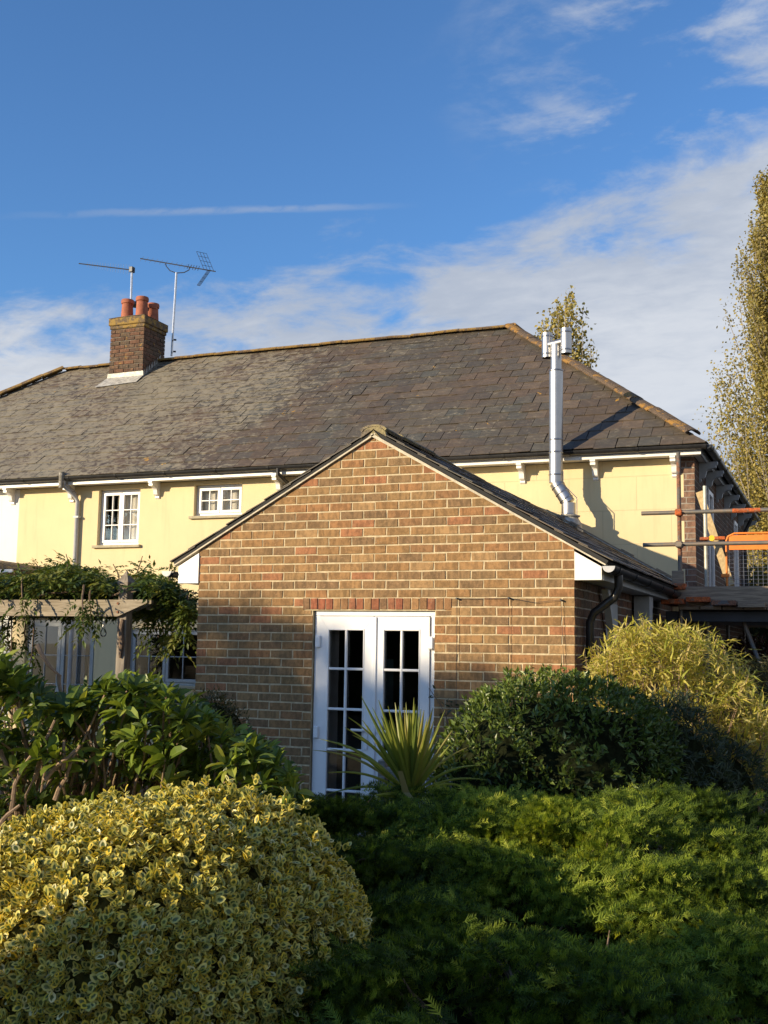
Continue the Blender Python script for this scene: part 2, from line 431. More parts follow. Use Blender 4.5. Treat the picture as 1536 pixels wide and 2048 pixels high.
M = dict(
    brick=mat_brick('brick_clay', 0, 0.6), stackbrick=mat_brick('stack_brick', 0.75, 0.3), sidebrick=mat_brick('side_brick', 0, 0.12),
    mortar=plain('mortar', (0.50, 0.41, 0.265), 0.95, var=0.22, scale=14, bumpd=0.006, spec=0.2),
    darkmortar=plain('grey_mortar', (0.30, 0.27, 0.23), 0.95, var=0.2, scale=9, bumpd=0.005, spec=0.2),
    verge=plain('verge_mortar', (0.56, 0.50, 0.38), 0.95, var=0.2, scale=9, bumpd=0.01, spec=0.2),
    slate=mat_slate('slate'), deck=plain('roof_felt', (0.03, 0.03, 0.03), 0.95),
    ridge=mat_lichen('ridge_tile_lichen', (0.17, 0.115, 0.07), (0.33, 0.205, 0.06), 0.6, 8),
    hip=mat_lichen('hip_tile_lichen', (0.15, 0.105, 0.07), (0.38, 0.20, 0.045), 0.32, 7),
    extridge=mat_lichen('pale_ridge_tile', (0.22, 0.18, 0.13), (0.34, 0.28, 0.14), 0.4, 12),
    cap=mat_lichen('stack_cap', (0.16, 0.115, 0.07), (0.34, 0.22, 0.06), 0.35, 9),
    cream=mat_render('cream_render', (0.70, 0.575, 0.345)), whiterend=mat_render('white_render', (0.80, 0.78, 0.72), False),
    shadecream=mat_render('shaded_cream_render', (0.62, 0.55, 0.36), False),  # copy of the cream render with shade mixed into its colour
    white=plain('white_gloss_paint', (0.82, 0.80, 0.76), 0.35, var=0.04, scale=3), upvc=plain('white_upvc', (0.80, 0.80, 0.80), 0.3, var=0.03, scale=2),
    grey_and_shade=plain('grey_paint_and_shaded_white', (0.33, 0.35, 0.36), 0.5, var=0.08), sill=plain('stone_sill', (0.40, 0.35, 0.24), 0.9, var=0.15, scale=12),  # the grey also serves white side corbels, with their shade in the colour
    gutter=plain('black_gutter_plastic', (0.022, 0.022, 0.024), 0.32, var=0.3, scale=8), pipe=plain('grey_pipe', (0.42, 0.43, 0.45), 0.45, var=0.1, scale=8),
    oldpipe=mat_lichen('weathered_hopper', (0.42, 0.40, 0.36), (0.24, 0.22, 0.18), 0.4, 14),
    lead=plain('lead_sheet', (0.42, 0.40, 0.36), 0.55, metal=0.2, var=0.3, scale=16, bumpd=0.01, c2=(0.60, 0.57, 0.50)),
    steel=plain('stainless_steel', (0.50, 0.49, 0.475), 0.40, metal=1.0, var=0.06, scale=5), seam=plain('steel_band', (0.40, 0.40, 0.41), 0.35, metal=1.0),
    terracotta=plain('terracotta', (0.33, 0.105, 0.055), 0.8, var=0.25, scale=8, bumpd=0.004), drum_black=plain('drum_black', (0.02, 0.018, 0.016), 0.9),
    alu=plain('aluminium_mast', (0.55, 0.56, 0.58), 0.35, metal=0.9, var=0.15, scale=20), wire=plain('dark_metal', (0.05, 0.055, 0.065), 0.5, metal=0.4),
    galv=plain('galvanised_tube', (0.16, 0.165, 0.16), 0.55, metal=0.4, scale=9, bumpd=0.001, c2=(0.24, 0.18, 0.13)), palegalv=plain('pale_galvanised_tube', (0.46, 0.45, 0.38), 0.5, metal=0.35, var=0.2, scale=12),
    rust=mat_lichen('rusty_tube', (0.26, 0.12, 0.07), (0.16, 0.15, 0.14), 0.4, 12),
    orange=plain('orange_paint', (0.72, 0.20, 0.02), 0.5, var=0.12, scale=9, bumpd=0.001), oranged=mat_lichen('chipped_orange_paint', (0.55, 0.13, 0.035), (0.30, 0.14, 0.08), 0.3, 18),
    yellow=plain('yellow_cap', (0.80, 0.52, 0.02), 0.5), board=mat_wood('scaffold_board', (0.36, 0.27, 0.18), (0.20, 0.145, 0.10)),
    timber=mat_wood('grey_oak', (0.33, 0.28, 0.21), (0.19, 0.155, 0.11)), postwood=mat_wood('post_oak', (0.30, 0.255, 0.20), (0.16, 0.13, 0.10), axis=2),
    newwood=mat_wood('sawn_pine', (0.50, 0.38, 0.20), (0.36, 0.26, 0.13), axis=2), benchwood=mat_wood('weathered_bench_wood', (0.30, 0.275, 0.24), (0.17, 0.15, 0.13)),
    glass=mat_glass('window_glass'), curtain=plain('pale_curtain', (0.34, 0.33, 0.31), 0.9, var=0.08), net=plain('net_curtain', (0.80, 0.76, 0.66), 0.9, var=0.05),
    room=plain('unlit_room', (0.035, 0.032, 0.03), 0.9), tealcurtain=plain('teal_curtain', (0.03, 0.07, 0.08), 0.9),  # near-black room: the darkness of an unlit interior put into its colour
    bark=plain('bark', (0.16, 0.11, 0.075), 0.9, var=0.3, scale=20, bumpd=0.006), palebark=plain('pale_twig', (0.26, 0.18, 0.12), 0.85, var=0.3, scale=30, bumpd=0.003), greybark=plain('poplar_bark', (0.27, 0.235, 0.19), 0.9, var=0.3, scale=3),
    inner=plain('inner_shade_dark', (0.018, 0.022, 0.010), 1.0, var=0.4, scale=30, bumpd=0.03, spec=0.0),  # for opaque cores that stop see-through, inner shade put into the colour
    euoinner=plain('shaded_inner_leaves', (0.085, 0.085, 0.025), 0.9, var=0.5, scale=40, bumpd=0.03, spec=0.1),  # olive core colour stands in for the shade between euonymus leaves
    bulb=mat_glass('bulb_glass'), ground=None,
    euo=mat_leaf('variegated_leaf', 0.25, 0.38, 0.45, variegate=(0.12, 0.155, 0.045)), rho=mat_leaf('rhododendron_leaf', 0.32, 0.36, 0.32, vein=(0.20, 0.26, 0.06)),
    laurel=mat_leaf('glossy_leaf', 0.22, 0.36, 0.4), juniper=mat_leaf('juniper_needle', 0.45, 0.6, 0.25), bamboo=mat_leaf('bamboo_leaf', 0.42, 0.5, 0.4),
    wist=mat_leaf('wisteria_leaf', 0.32, 0.5, 0.35), poplar=mat_leaf('poplar_leaf', 0.30, 0.5, 0.35), cordy=mat_leaf('cordyline_blade', 0.35, 0.42, 0.45, vein=(0.24, 0.27, 0.07)),
)

# ------------------------------------------------------------------ pieces: bricks, slates, leaves
class Tmpl:
    """one kind of piece as arrays; its meshes (one per tint) are shared by all its copies"""
    def __init__(s, name, V, T, mat, e=None, smooth=False):
        s.name = name; s.V = np.asarray(V, float); s.T = np.asarray(T, int); s.mat = mat; s.e = e; s.m = {}; s.smooth = smooth
    def mesh(s, tint):
        k = tuple(np.round(tint, 3))
        if k not in s.m: s.m[k] = np_mesh(s.name, s.V, s.T, s.mat, np.tile(k, (len(s.V), 1)), s.e if s.e is not None else np.zeros(len(s.V)), s.smooth)
        return s.m[k]


def place(parent, name, rest_name, items, limit=300, score=None):
    """items: (tmpl, 4x4 array, tint). The `limit` showing largest become objects, the rest one joined part"""
    o0 = org(parent)
    sc = []
    for i, (t, m, tint) in enumerate(items):
        x, y, w = scr(m[:3, 3]); inside = (-60 < x < 1596 and -60 < y < 2108 and w > 0)
        s = (1000 if inside else 0) + (1 / max(w, .1)) * 10
        if score is not None: s += score[i]
        sc.append(s)
    order = sorted(range(len(items)), key=lambda i: -sc[i])
    for i in order[:limit]:
        t, m, tint = items[i]
        o = link_mesh(name, t.mesh(tint), parent)
        mm = np.array(m); mm[:3, 3] -= o0; o.matrix_local = Matrix(mm.tolist())
    rest = order[limit:]
    if rest:
        Vs, Ts, Cs, Es, k = [], [], [], [], 0
        for i in rest:
            t, m, tint = items[i]; V = t.V @ m[:3, :3].T + m[:3, 3] - o0
            Vs.append(V); Ts.append(t.T + k); Cs.append(np.tile(tint, (len(V), 1))); Es.append(t.e if t.e is not None else np.zeros(len(V))); k += len(V)
        me = np_mesh(rest_name, np.concatenate(Vs), np.concatenate(Ts), items[0][0].mat, np.concatenate(Cs), np.concatenate(Es))
        tag(link_mesh(rest_name, me, parent), kind='stuff')


def prism_arrays(poly, depth, ch=0.003, back=0.0):
    """polygon (u, v) prism with chamfered front edge; local x=u, z=v, front face at y=-depth.. front towards -y"""
    P = np.asarray(poly, float); n = len(P); c = P.mean(0)
    d = P - c; L = np.linalg.norm(d, axis=1)[:, None]; Q = P - np.sign(d) * ch if n == 4 else c + d * (1 - ch * 1.6 / np.maximum(L, .01))
    V = [(p[0], back, p[1]) for p in P] + [(p[0], -depth + ch, p[1]) for p in P] + [(p[0], -depth, p[1]) for p in Q]
    T = []
    for i in range(n):
        j = (i + 1) % n
        T += [(i, j, n + j), (i, n + j, n + i), (n + i, n + j, 2 * n + j), (n + i, 2 * n + j, 2 * n + i)]
    for i in range(1, n - 1): T.append((2 * n, 2 * n + i, 2 * n + i + 1))
    return V, T


def clip(poly, a, b, c):
    """keep a*x + b*y <= c"""
    out = []
    for i in range(len(poly)):
        p, q = poly[i], poly[(i + 1) % len(poly)]; fp, fq = a * p[0] + b * p[1] - c, a * q[0] + b * q[1] - c
        if fp <= 0: out.append(p)
        if fp * fq < 0:
            t = fp / (fp - fq); out.append((p[0] + (q[0] - p[0]) * t, p[1] + (q[1] - p[1]) * t))
    return out


def area(p): return abs(sum(p[i][0] * p[(i + 1) % len(p)][1] - p[(i + 1) % len(p)][0] * p[i][1] for i in range(len(p)))) / 2 if len(p) > 2 else 0


BR = [(0.3, 0.172, 0.076), (0.336, 0.193, 0.084), (0.282, 0.167, 0.078), (0.264, 0.161, 0.078), (0.324, 0.198, 0.09), (0.252, 0.155, 0.078), (0.348, 0.178, 0.078), (0.312, 0.184, 0.081), (0.294, 0.159, 0.074), (0.36, 0.207, 0.092), (0.234, 0.144, 0.074), (0.372, 0.167, 0.081), (0.324, 0.182, 0.078), (0.396, 0.241, 0.112), (0.276, 0.172, 0.084), (0.312, 0.19, 0.084)]
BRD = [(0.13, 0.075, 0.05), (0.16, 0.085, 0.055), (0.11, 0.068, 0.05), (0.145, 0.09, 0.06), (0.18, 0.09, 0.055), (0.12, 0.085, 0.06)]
_bt = {}
def brick_items(origin, uax, nax, rects_or_polys, mat, palette, depth=0.005, jit=0.0010):
    """bricks as chamfered prisms on a wall plane: origin + u*uax + v*z, outward normal nax"""
    items = []; o = np.asarray(origin, float); u = np.asarray(uax, float); n = np.asarray(nax, float)
    for poly in rects_or_polys:
        P = np.asarray(poly, float); c = (P.min(0) + P.max(0)) / 2; L = [tuple(np.round(p - c, 4)) for p in P]
        if len(L) == 4: L = [tuple(q) for q in (np.asarray(L) + (rng.integers(-2, 3, (4, 2)) * 0.0011 if random.random() < 0.75 else 0))]
        key = (tuple(L), mat.name, depth)
        if key not in _bt:
            V, T = prism_arrays(L, depth, 0.0025); _bt[key] = Tmpl('brick', V, T, mat)
        m = np.eye(4); a = random.gauss(0, 0.004); ca, sa = math.cos(a), math.sin(a); zz = np.array([0, 0, 1.])
        pos = o + u * (c[0] + random.gauss(0, jit)) + zz * (c[1] + random.gauss(0, jit)) + n * random.uniform(-0.002, 0.002)
        m[:3, 0] = u * ca + zz * sa; m[:3, 2] = zz * ca - u * sa; m[:3, 1] = -n; m[:3, 3] = pos
        items.append((_bt[key], m, palette[random.randrange(len(palette))]))
    return items


G = 0.0781
def courses(u0_, u1_, z0, z1, holes=(), pitch=0.225, g=G, zref=2.19, par=0, cuts=(), head=False):
    """stretcher bond rectangles between u0_ and u1_, cut round holes (u0,u1,z0,z1) and by half planes"""
    out = []; k0 = math.floor((z0 - zref) / g); k = k0; j = 0.012
    while zref + k * g < z1:
        a, b = zref + k * g, zref + (k + 1) * g; off = 0 if (k + par) % 2 == 0 else -0.5
        aa, bb = max(a, z0), min(b, z1)
        zc = (aa + bb) / 2
        spans = [(u0_, u1_)]
        for (h0, h1, hz0, hz1) in holes:
            if hz0 < zc < hz1:
                ns = []
                for s0, s1 in spans:
                    if h1 <= s0 or h0 >= s1: ns.append((s0, s1)); continue
                    if h0 > s0: ns.append((s0, h0 + j / 2 - 0.002))
                    if h1 < s1: ns.append((h1 - j / 2 + 0.002, s1))
                spans = ns
        i = 0; x = u0_ + off * pitch
        while x < u1_:
            for s0, s1 in spans:
                p0, p1 = max(x, s0), min(x + pitch - j, s1)
                if p1 - p0 < 0.022: continue
                poly = [(p0, aa + 0.0005), (p1, aa + 0.0005), (p1, bb - 0.0120), (p0, bb - 0.0120)]
                if bb - aa < 0.03: continue
                for c in cuts: poly = clip(poly, *c)
                if len(poly) > 2 and area(poly) > 0.0012: out.append(poly)
            x += pitch
        k += 1
    return out


# ------------------------------------------------------------------ the ground
def mat_ground():
    m, t = new_mat('garden_soil'); p = world_pos(t)
    n = t.noise(p, 0.7, 5); n2 = t.noise(p, 18, 5)
    c = t.mix(t.ramp(n, 0.4, 0.6), (0.055, 0.040, 0.026), (0.075, 0.078, 0.036)); c = t.mix(n2, c, t.mix(1.0, c, (1.5, 1.4, 1.3), 'MULTIPLY'))
    t.link(c, t.b.inputs['Base Color']); t.b.inputs['Roughness'].default_value = 1.0; bump(t, n2, 0.03, 1.0); return m
def mat_paving():
    m, t = new_mat('path_gravel'); p = world_pos(t)
    n = t.noise(p, 60, 4, 0.7); n2 = t.noise(p, 2, 3)
    c = t.mix(n, (0.10, 0.095, 0.085), (0.24, 0.225, 0.20)); c = t.mix(n2, c, (0.15, 0.14, 0.12))
    t.link(c, t.b.inputs['Base Color']); t.b.inputs['Roughness'].default_value = 0.95; bump(t, n, 0.02, 1.0); return m
M['ground'] = mat_ground()
g = MB(); nseg = 48
S = [-900, -300, -100, -40, -20, -10, 0, 10, 20, 40, 100, 300, 900]
for i in range(len(S) - 1):
    for j in range(len(S) - 1): pass
vs = [(x, y + 10, -0.02) for y in S for x in S]; nS = len(S)
g.add(vs, [(j * nS + i, j * nS + i + 1, (j + 1) * nS + i + 1, (j + 1) * nS + i) for j in range(nS - 1) for i in range(nS - 1)])
g.build('ground', M['ground'], kind='structure')
MB().box(4.4, 12, -3.2, 20, -0.015, 0.0).build('path', mat_paving(), kind='structure')
MB().box(-9, 3.3, -1.6, -0.05, -0.012, 0.004).build('patio', mat_paving(), kind='structure')

# ------------------------------------------------------------------ main house
D = 5.70                                     # front wall plane
EY, EZ = 5.38, 4.40                          # eaves line of the slates
PIT = R(38); TP = math.tan(PIT)
XR, XL = 4.07, -12.45                        # eaves ends
RY = EY + 3.59; RZ = EZ + 3.59 * TP          # ridge
RX1, RX0 = XR - 3.59, XL + 3.59
BY = 14.0                                    # back eaves
XC = 3.90                                    # right corner of the walls
hx = -7.02                                   # where white render gives way to cream
house = thing('house', (-3, D, 0), 'long two storey house with cream rendered upper wall and hipped slate roof', 'house')


def wall_holes(x0, x1, z0, z1, y0, y1, holes):
    m = MB(); xs = sorted({x0, x1, *[h[0] for h in holes], *[h[1] for h in holes]}); xs = [x for x in xs if x0 <= x <= x1]
    for a, b in zip(xs[:-1], xs[1:]):
        zs = [z0]; hs = sorted([h for h in holes if h[0] < (a + b) / 2 < h[1]], key=lambda h: h[2])
        cur = z0
        for h in hs:
            if h[2] > cur: m.box(a, b, y0, y1, cur, h[2])
            cur = h[3]
        if cur < z1: m.box(a, b, y0, y1, cur, z1)
    return m


# openings: x0, x1, z0, z1
w1 = (U(196, 1030, D)[0], U(279, 1030, D)[0], 3.30, 4.20)
w2 = (U(388, 1000, D)[0], U(484, 1000, D)[0], 3.72, 4.21)
gd = (-6.75, -5.38, 0.05, 2.12)
gw = (-4.74, -3.42, 1.12, 1.99)
gd2 = (-8.6, -7.1, 0.05, 2.12)
ZT = 4.27
wall_holes(hx, 0.0, 0, ZT, D, D + 0.28, [w1, w2, gd, gw]).build('wall', M['cream'], house)
MB().box(0.0, 3.70, D, D + 0.28, 0, ZT).build('wall', M['cream'], house)
wall_holes(-12.2, hx, 0, ZT, D, D + 0.28, [gd2]).build('wall', M['whiterend'], house, label='white rendered wall of the neighbouring half')
MB().box(-12.2, XC - 0.30, BY - 0.5, BY - 0.22, 0, ZT).box(-12.2, -11.95, D + 0.29, BY - 0.51, 0, ZT).build('back_wall', M['whiterend'], house)
MB().box(-11.9, XC - 0.32, D + 0.30, BY - 0.52, 2.42, 2.62).build('upper_floor', M['room'], house)
MB().box(-11.9, XC - 0.32, D + 0.30, BY - 0.52, ZT - 0.06, ZT - 0.01).build('ceiling', M['room'], house)
MB().box(-6.9, -3.2, D + 1.9, D + 2.0, 0, 4.2).build('room_wall', M['room'], house)

# side wall with bricks, two tall windows
sw1 = (7.15, 7.75, 2.35, 4.05); sw2 = (11.2, 11.8, 2.35, 4.05)
sidecore = MB()
segs = [(D + 0.002, sw1[0]), (sw1[1], sw2[0]), (sw2[1], BY - 0.22)]
for a, b in segs: sidecore.box(XC - 0.30, XC - 0.006, a, b, 0, ZT)
for s_ in (sw1, sw2): sidecore.box(XC - 0.30, XC - 0.006, s_[0], s_[1], 0, s_[2]).box(XC - 0.30, XC - 0.006, s_[0], s_[1], s_[3], ZT)
side_wall = sidecore.build('side_wall', M['darkmortar'], house, label='dark brick side wall')
polys = courses(0.0, BY - 0.22 - D, 0.2, ZT, [(sw1[0] - D, sw1[1] - D, sw1[2], sw1[3]), (sw2[0] - D, sw2[1] - D, sw2[2], sw2[3])], zref=2.19)
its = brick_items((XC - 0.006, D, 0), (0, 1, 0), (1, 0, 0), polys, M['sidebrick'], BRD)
place(side_wall, 'brick', 'brickwork', its, 300)
# brick quoin strip on the front corner, toothed into the render
quoin = MB().box(3.70, XC - 0.007, D + 0.005, D + 0.28, 0, ZT).build('corner_pier', M['darkmortar'], house, label='brick corner pier toothed into the cream render')
polys = []
k = -20
while 2.19 + k * G < ZT - 0.02:
    a = 2.19 + k * G; x0_ = 3.705 + (0.0 if (k // 4) % 2 == 0 else 0.055)
    br = [(x0_, XC - 0.118), (XC - 0.108, XC)] if k % 2 else [(x0_, XC)]
    for p0, p1 in br: polys.append([(p0, a), (p1, a), (p1, min(ZT, a + G) - 0.010), (p0, min(ZT, a + G) - 0.010)])
    if (k // 4) % 2: MB().box(3.7005, 3.757, D - 0.002, D + 0.005, a, min(ZT, a + G)).build('render_tooth', M['cream'], quoin)
    k += 1
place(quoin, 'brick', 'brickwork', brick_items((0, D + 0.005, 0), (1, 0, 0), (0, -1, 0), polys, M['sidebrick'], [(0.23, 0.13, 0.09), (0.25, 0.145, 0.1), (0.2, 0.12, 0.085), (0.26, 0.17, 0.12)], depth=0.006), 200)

# roof: deck, slates, ridge and hip tiles
A = np.array
deck = MB()
P_ = dict(a=(XL, EY, EZ), b=(XR, EY, EZ), c=(RX1, RY, RZ), d=(RX0, RY, RZ), e=(XR, BY, EZ), f=(XL, BY, EZ))
dz = -0.045
deck.add([(p[0], p[1], p[2] + dz) for p in P_.values()], [(0, 1, 2, 3), (1, 4, 2), (4, 5, 3, 2), (5, 0, 3)])
roof = deck.build('roof', M['deck'], house)
SL = [(0.0766, 0.0636, 0.0494), (0.0847, 0.0689, 0.0532), (0.0719, 0.0604, 0.0475), (0.0893, 0.071, 0.0541), (0.0777, 0.0668, 0.0532), (0.0824, 0.0668, 0.0513), (0.1021, 0.0837, 0.0636), (0.0789, 0.0636, 0.0484), (0.0673, 0.0572, 0.0466), (0.0719, 0.0668, 0.057)]


def slates(parent, origin, uax, vax, width_at, nrows, expo, wid, mat, limit, lhip, rhip, thick=0.009, length=None, name='slate', rest='slating', sc=None, seed=1, vmax=99):
    """rows of slates on a slope: origin at the eaves, uax along the eaves, vax up the slope, lhip/rhip half-plane limits in (u, v)"""
    rr = random.Random(seed); u = A(uax, float); v = A(vax, float); n = np.cross(u, v); n /= np.linalg.norm(n); o = A(origin, float); items = []; cache = {}
    length = length or expo * 1.35
    tilt = 0.010 / expo
    for k in range(nrows):
        v0 = k * expo - 0.03; off = (0.5 if k % 2 else 0) * wid
        x = width_at[0] - wid + off
        while x < width_at[1]:
            sl = rr.gauss(0, 0.004) if rr.random() > 0.05 else -rr.uniform(0.01, 0.035)
            g_ = rr.choice((0.002, 0.003, 0.003, 0.006)); poly = [(x + g_, v0 + sl), (x + wid - g_, v0 + sl), (x + wid - g_, v0 + length), (x + g_, v0 + length)]
            for c in (lhip, rhip, (0, 1, vmax)):
                if c: poly = clip(poly, *c)
            x += wid
            if len(poly) < 3 or area(poly) < 0.004: continue
            P = A(poly); c = P.min(0); L = tuple(tuple(np.round(p - c, 3)) for p in P)
            if L not in cache:
                V, T = [], []
                nn = len(L)
                for (a, b) in L: V.append((a, b, 0.0))
                for (a, b) in L: V.append((a, b, thick))
                for i in range(nn):
                    j = (i + 1) % nn; T += [(i, j, nn + j), (i, nn + j, nn + i)]
                for i in range(1, nn - 1): T.append((nn, nn + i, nn + i + 1))
                cache[L] = Tmpl(name, V, T, mat)
            tl = tilt + rr.gauss(0, 0.007); vv = v * math.cos(tl) - n * math.sin(tl); nn_ = n * math.cos(tl) + v * math.sin(tl)
            rl = rr.gauss(0, 0.013); u2_ = u * math.cos(rl) + n * math.sin(rl); rz = rr.gauss(0, 0.006); uu = u2_ * math.cos(rz) + vv * math.sin(rz); vv2 = vv * math.cos(rz) - u2_ * math.sin(rz); nn_ = np.cross(uu, vv2)
            m = np.eye(4); m[:3, 0] = uu; m[:3, 1] = vv2; m[:3, 2] = nn_
            m[:3, 3] = o + u * c[0] + v * c[1] + n * (0.012 + max(0, -sl) * 0.2)
            items.append((cache[L], m, SL[rr.randrange(len(SL))]))
    place(parent, name, rest, items, limit)


s2 = 1 / math.cos(PIT); SLOPE = 3.59 / math.cos(PIT)
W_ = XR - XL; cs = math.cos(PIT)
slates(roof, (XL, EY, EZ), (1, 0, 0), (0, cs, math.sin(PIT)), (0, W_), 19, SLOPE / 18, 0.285, M['slate'], 300,
       (-1, cs, 0.0), (1, cs, W_), vmax=SLOPE)      # u >= v cos, u <= W - v cos
# right hip slope and back slope (only their edges show)
hv = A((RX1 - XR, 0, RZ - EZ)); hv = hv / np.linalg.norm(hv)
HL = math.hypot(3.59, RZ - EZ)
slates(roof, (XR, EY, EZ), (0, 1, 0), hv, (0, BY - EY), 19, HL / 18, 0.285, M['slate'], 0, (-1, 3.59 / HL, 0.0), (1, (BY - RY) / HL, BY - EY), name='slate', seed=3, vmax=HL)


def ridge_tile(w=0.13, h=0.075, L=0.45, th=0.018):
    prof = []
    for i in range(7):
        t = math.pi * (0.08 + 0.84 * i / 6); prof.append((w * math.cos(t), h * math.sin(t)))
    inn = [(p[0] * 0.86, p[1] - th) for p in prof[::-1]]
    P = prof + inn; n = len(P); V = [(p[0], 0, p[1]) for p in P] + [(p[0], L, p[1]) for p in P]; T = []
    for i in range(n):
        j = (i + 1) % n; T += [(i, j, n + j), (i, n + j, n + i)]
    for base, fl in ((0, 0), (n, 1)):
        for i in range(6):
            q = [base + i, base + i + 1, base + n - 2 - i, base + n - 1 - i]
            T += [(q[0], q[1], q[2]), (q[0], q[2], q[3])] if fl == 0 else [(q[0], q[2], q[1]), (q[0], q[3], q[2])]
    return V, T


def ridge_run(parent, a, b, mat, name='ridge_tile', L=0.45, w=0.13, h=0.075, lift=0.0, seed=1):
    rr = random.Random(seed); a, b = A(a, float), A(b, float); d = b - a; n = max(1, round(np.linalg.norm(d) / L)); st = np.linalg.norm(d) / n; d /= np.linalg.norm(d)
    V, T = ridge_tile(w, h, st * 0.985); t = Tmpl(name, V, T, mat)
    x = np.cross(d, (0, 0, 1)); x /= np.linalg.norm(x); z = np.cross(x, d); its = []
    for i in range(n):
        m = np.eye(4); e = rr.gauss(0, 0.012); m[:3, 0] = x; m[:3, 1] = d * math.cos(e) + z * math.sin(e); m[:3, 2] = z * math.cos(e) - d * math.sin(e)
        m[:3, 3] = a + d * st * i + z * (lift + rr.uniform(-0.004, 0.006)); its.append((t, m, (1, 1, 1)))
    place(parent, name, name, its, 300)


ridge_run(roof, (RX0, RY, RZ + 0.015), (RX1, RY, RZ + 0.015), M['ridge'], w=.11, h=.06, seed=2)
ridge_run(roof, (XR - .17, EY + .17, EZ + 0.012 + .17 * TP), (RX1, RY, RZ + 0.03), M['hip'], 'hip_tile', w=0.13, h=0.07, seed=3)
ridge_run(roof, (XL, EY, EZ + 0.02), (RX0, RY, RZ + 0.03), M['ridge'], 'hip_tile', w=0.15, h=0.085, seed=4)
ridge_run(roof, (XR, BY, EZ + 0.02), (RX1, RY, RZ + 0.03), M['hip'], 'hip_tile', w=0.15, h=0.085, seed=5)

# fascia, soffit, gutter
FZ0, FZ1 = 4.265, 4.365
MB().bevbox(-12.2, XR - 0.06, EY + 0.075, EY + 0.10, FZ0, FZ1, 0.003).build('fascia', M['white'], house)
MB().box(XR - 0.085, XR - 0.06, EY + 0.101, BY - 0.1, FZ0, FZ1).build('side_fascia', M['grey_and_shade'], house)
MB().box(-12.2, XC - 0.0, EY + 0.102, D - 0.001, FZ0 + 0.012, FZ0 + 0.03).box(XC + 0.001, XR - 0.087, EY + 0.102, BY - 0.12, FZ0 + 0.012, FZ0 + 0.03).build('soffit', M['white'], house)


def gutter(parent, a, b, r=0.055, mat=None, name='gutter', step=0.9, cap=True):
    a, b = A(a, float), A(b, float); w = b - a; L = np.linalg.norm(w); w /= L
    u = np.cross(w, (0, 0, 1)); u /= np.linalg.norm(u); v = A((0, 0, 1.))
    pr = [(r * math.cos(math.pi + math.pi * i / 10), r * math.sin(math.pi + math.pi * i / 10)) for i in range(11)]
    inn = [(p[0] * 0.93, p[1] * 0.93) for p in pr[::-1]]
    o = MB().extrude(pr + inn, a, u, v, w, L).build(name, mat or M['gutter'], parent, smooth=40)
    for q in (a, b - w * 0.006): MB().extrude(pr, q, u, v, w, 0.006).build('end_cap', mat or M['gutter'], o)
    R2 = r * 1.12; pr2 = [(R2 * math.cos(math.pi + math.pi * i / 10), R2 * math.sin(math.pi + math.pi * i / 10)) for i in range(11)]
    in2 = [(p[0] * 0.92, p[1] * 0.92) for p in pr2[::-1]]
    n = int(L / step)
    for i in range(n + 1):
        t = min(L - 0.05, 0.2 + i * step)
        MB().extrude(pr2 + in2, a + w * t, u, v, w, 0.035).build('gutter_bracket', mat or M['gutter'], o)
    return o


gutter(house, (-12.3, EY + 0.015, EZ - 0.015), (XR + 0.03, EY + 0.015, EZ - 0.025))
gutter(house, (XR + 0.035, EY - 0.01, EZ - 0.03), (XR + 0.035, BY + 0.05, EZ - 0.03))

# corbels under the eaves
def corbel(parent, x, y, ax, mat='white'):
    """scrolled bracket; ax is its outward axis"""
    h = 0.27; d = 0.24
    pr = [(0, 0), (d, 0), (d, -0.035), (d - 0.02, -0.05), (d - 0.02, -0.08)]
    for i in range(7):
        t = math.pi / 2 * i / 6; pr.append((d - 0.05 - 0.10 * math.sin(t), -0.085 - 0.07 * (1 - math.cos(t))))
    for i in range(6):
        t = math.pi * i / 5; pr.append((0.085 - 0.03 * (1 - math.cos(t)) + 0.0, -0.175 - 0.045 * math.sin(t) * 0.6 - 0.03 * i / 5))
    pr += [(0.03, -h + 0.02), (0, -h)]
    ax = A(ax, float); side = np.cross(ax, (0, 0, 1)); 
    MB().extrude(pr, A((x, y, FZ0 + 0.012)) - side * 0.035, ax, (0, 0, 1), side, 0.07).build('corbel', M[mat], parent)
for px in (30, 148, 318, 562, 800, 1046, 1192, 1350):
    corbel(house, U(px, 945, D)[0], D, (0, -1, 0))
for y in (6.2, 7.0, 8.4, 9.6, 10.8, 12.2, 13.4): corbel(house, XC, y, (1, 0, 0), 'grey_and_shade')  # white corbels given grey here, the shade of this side as colour


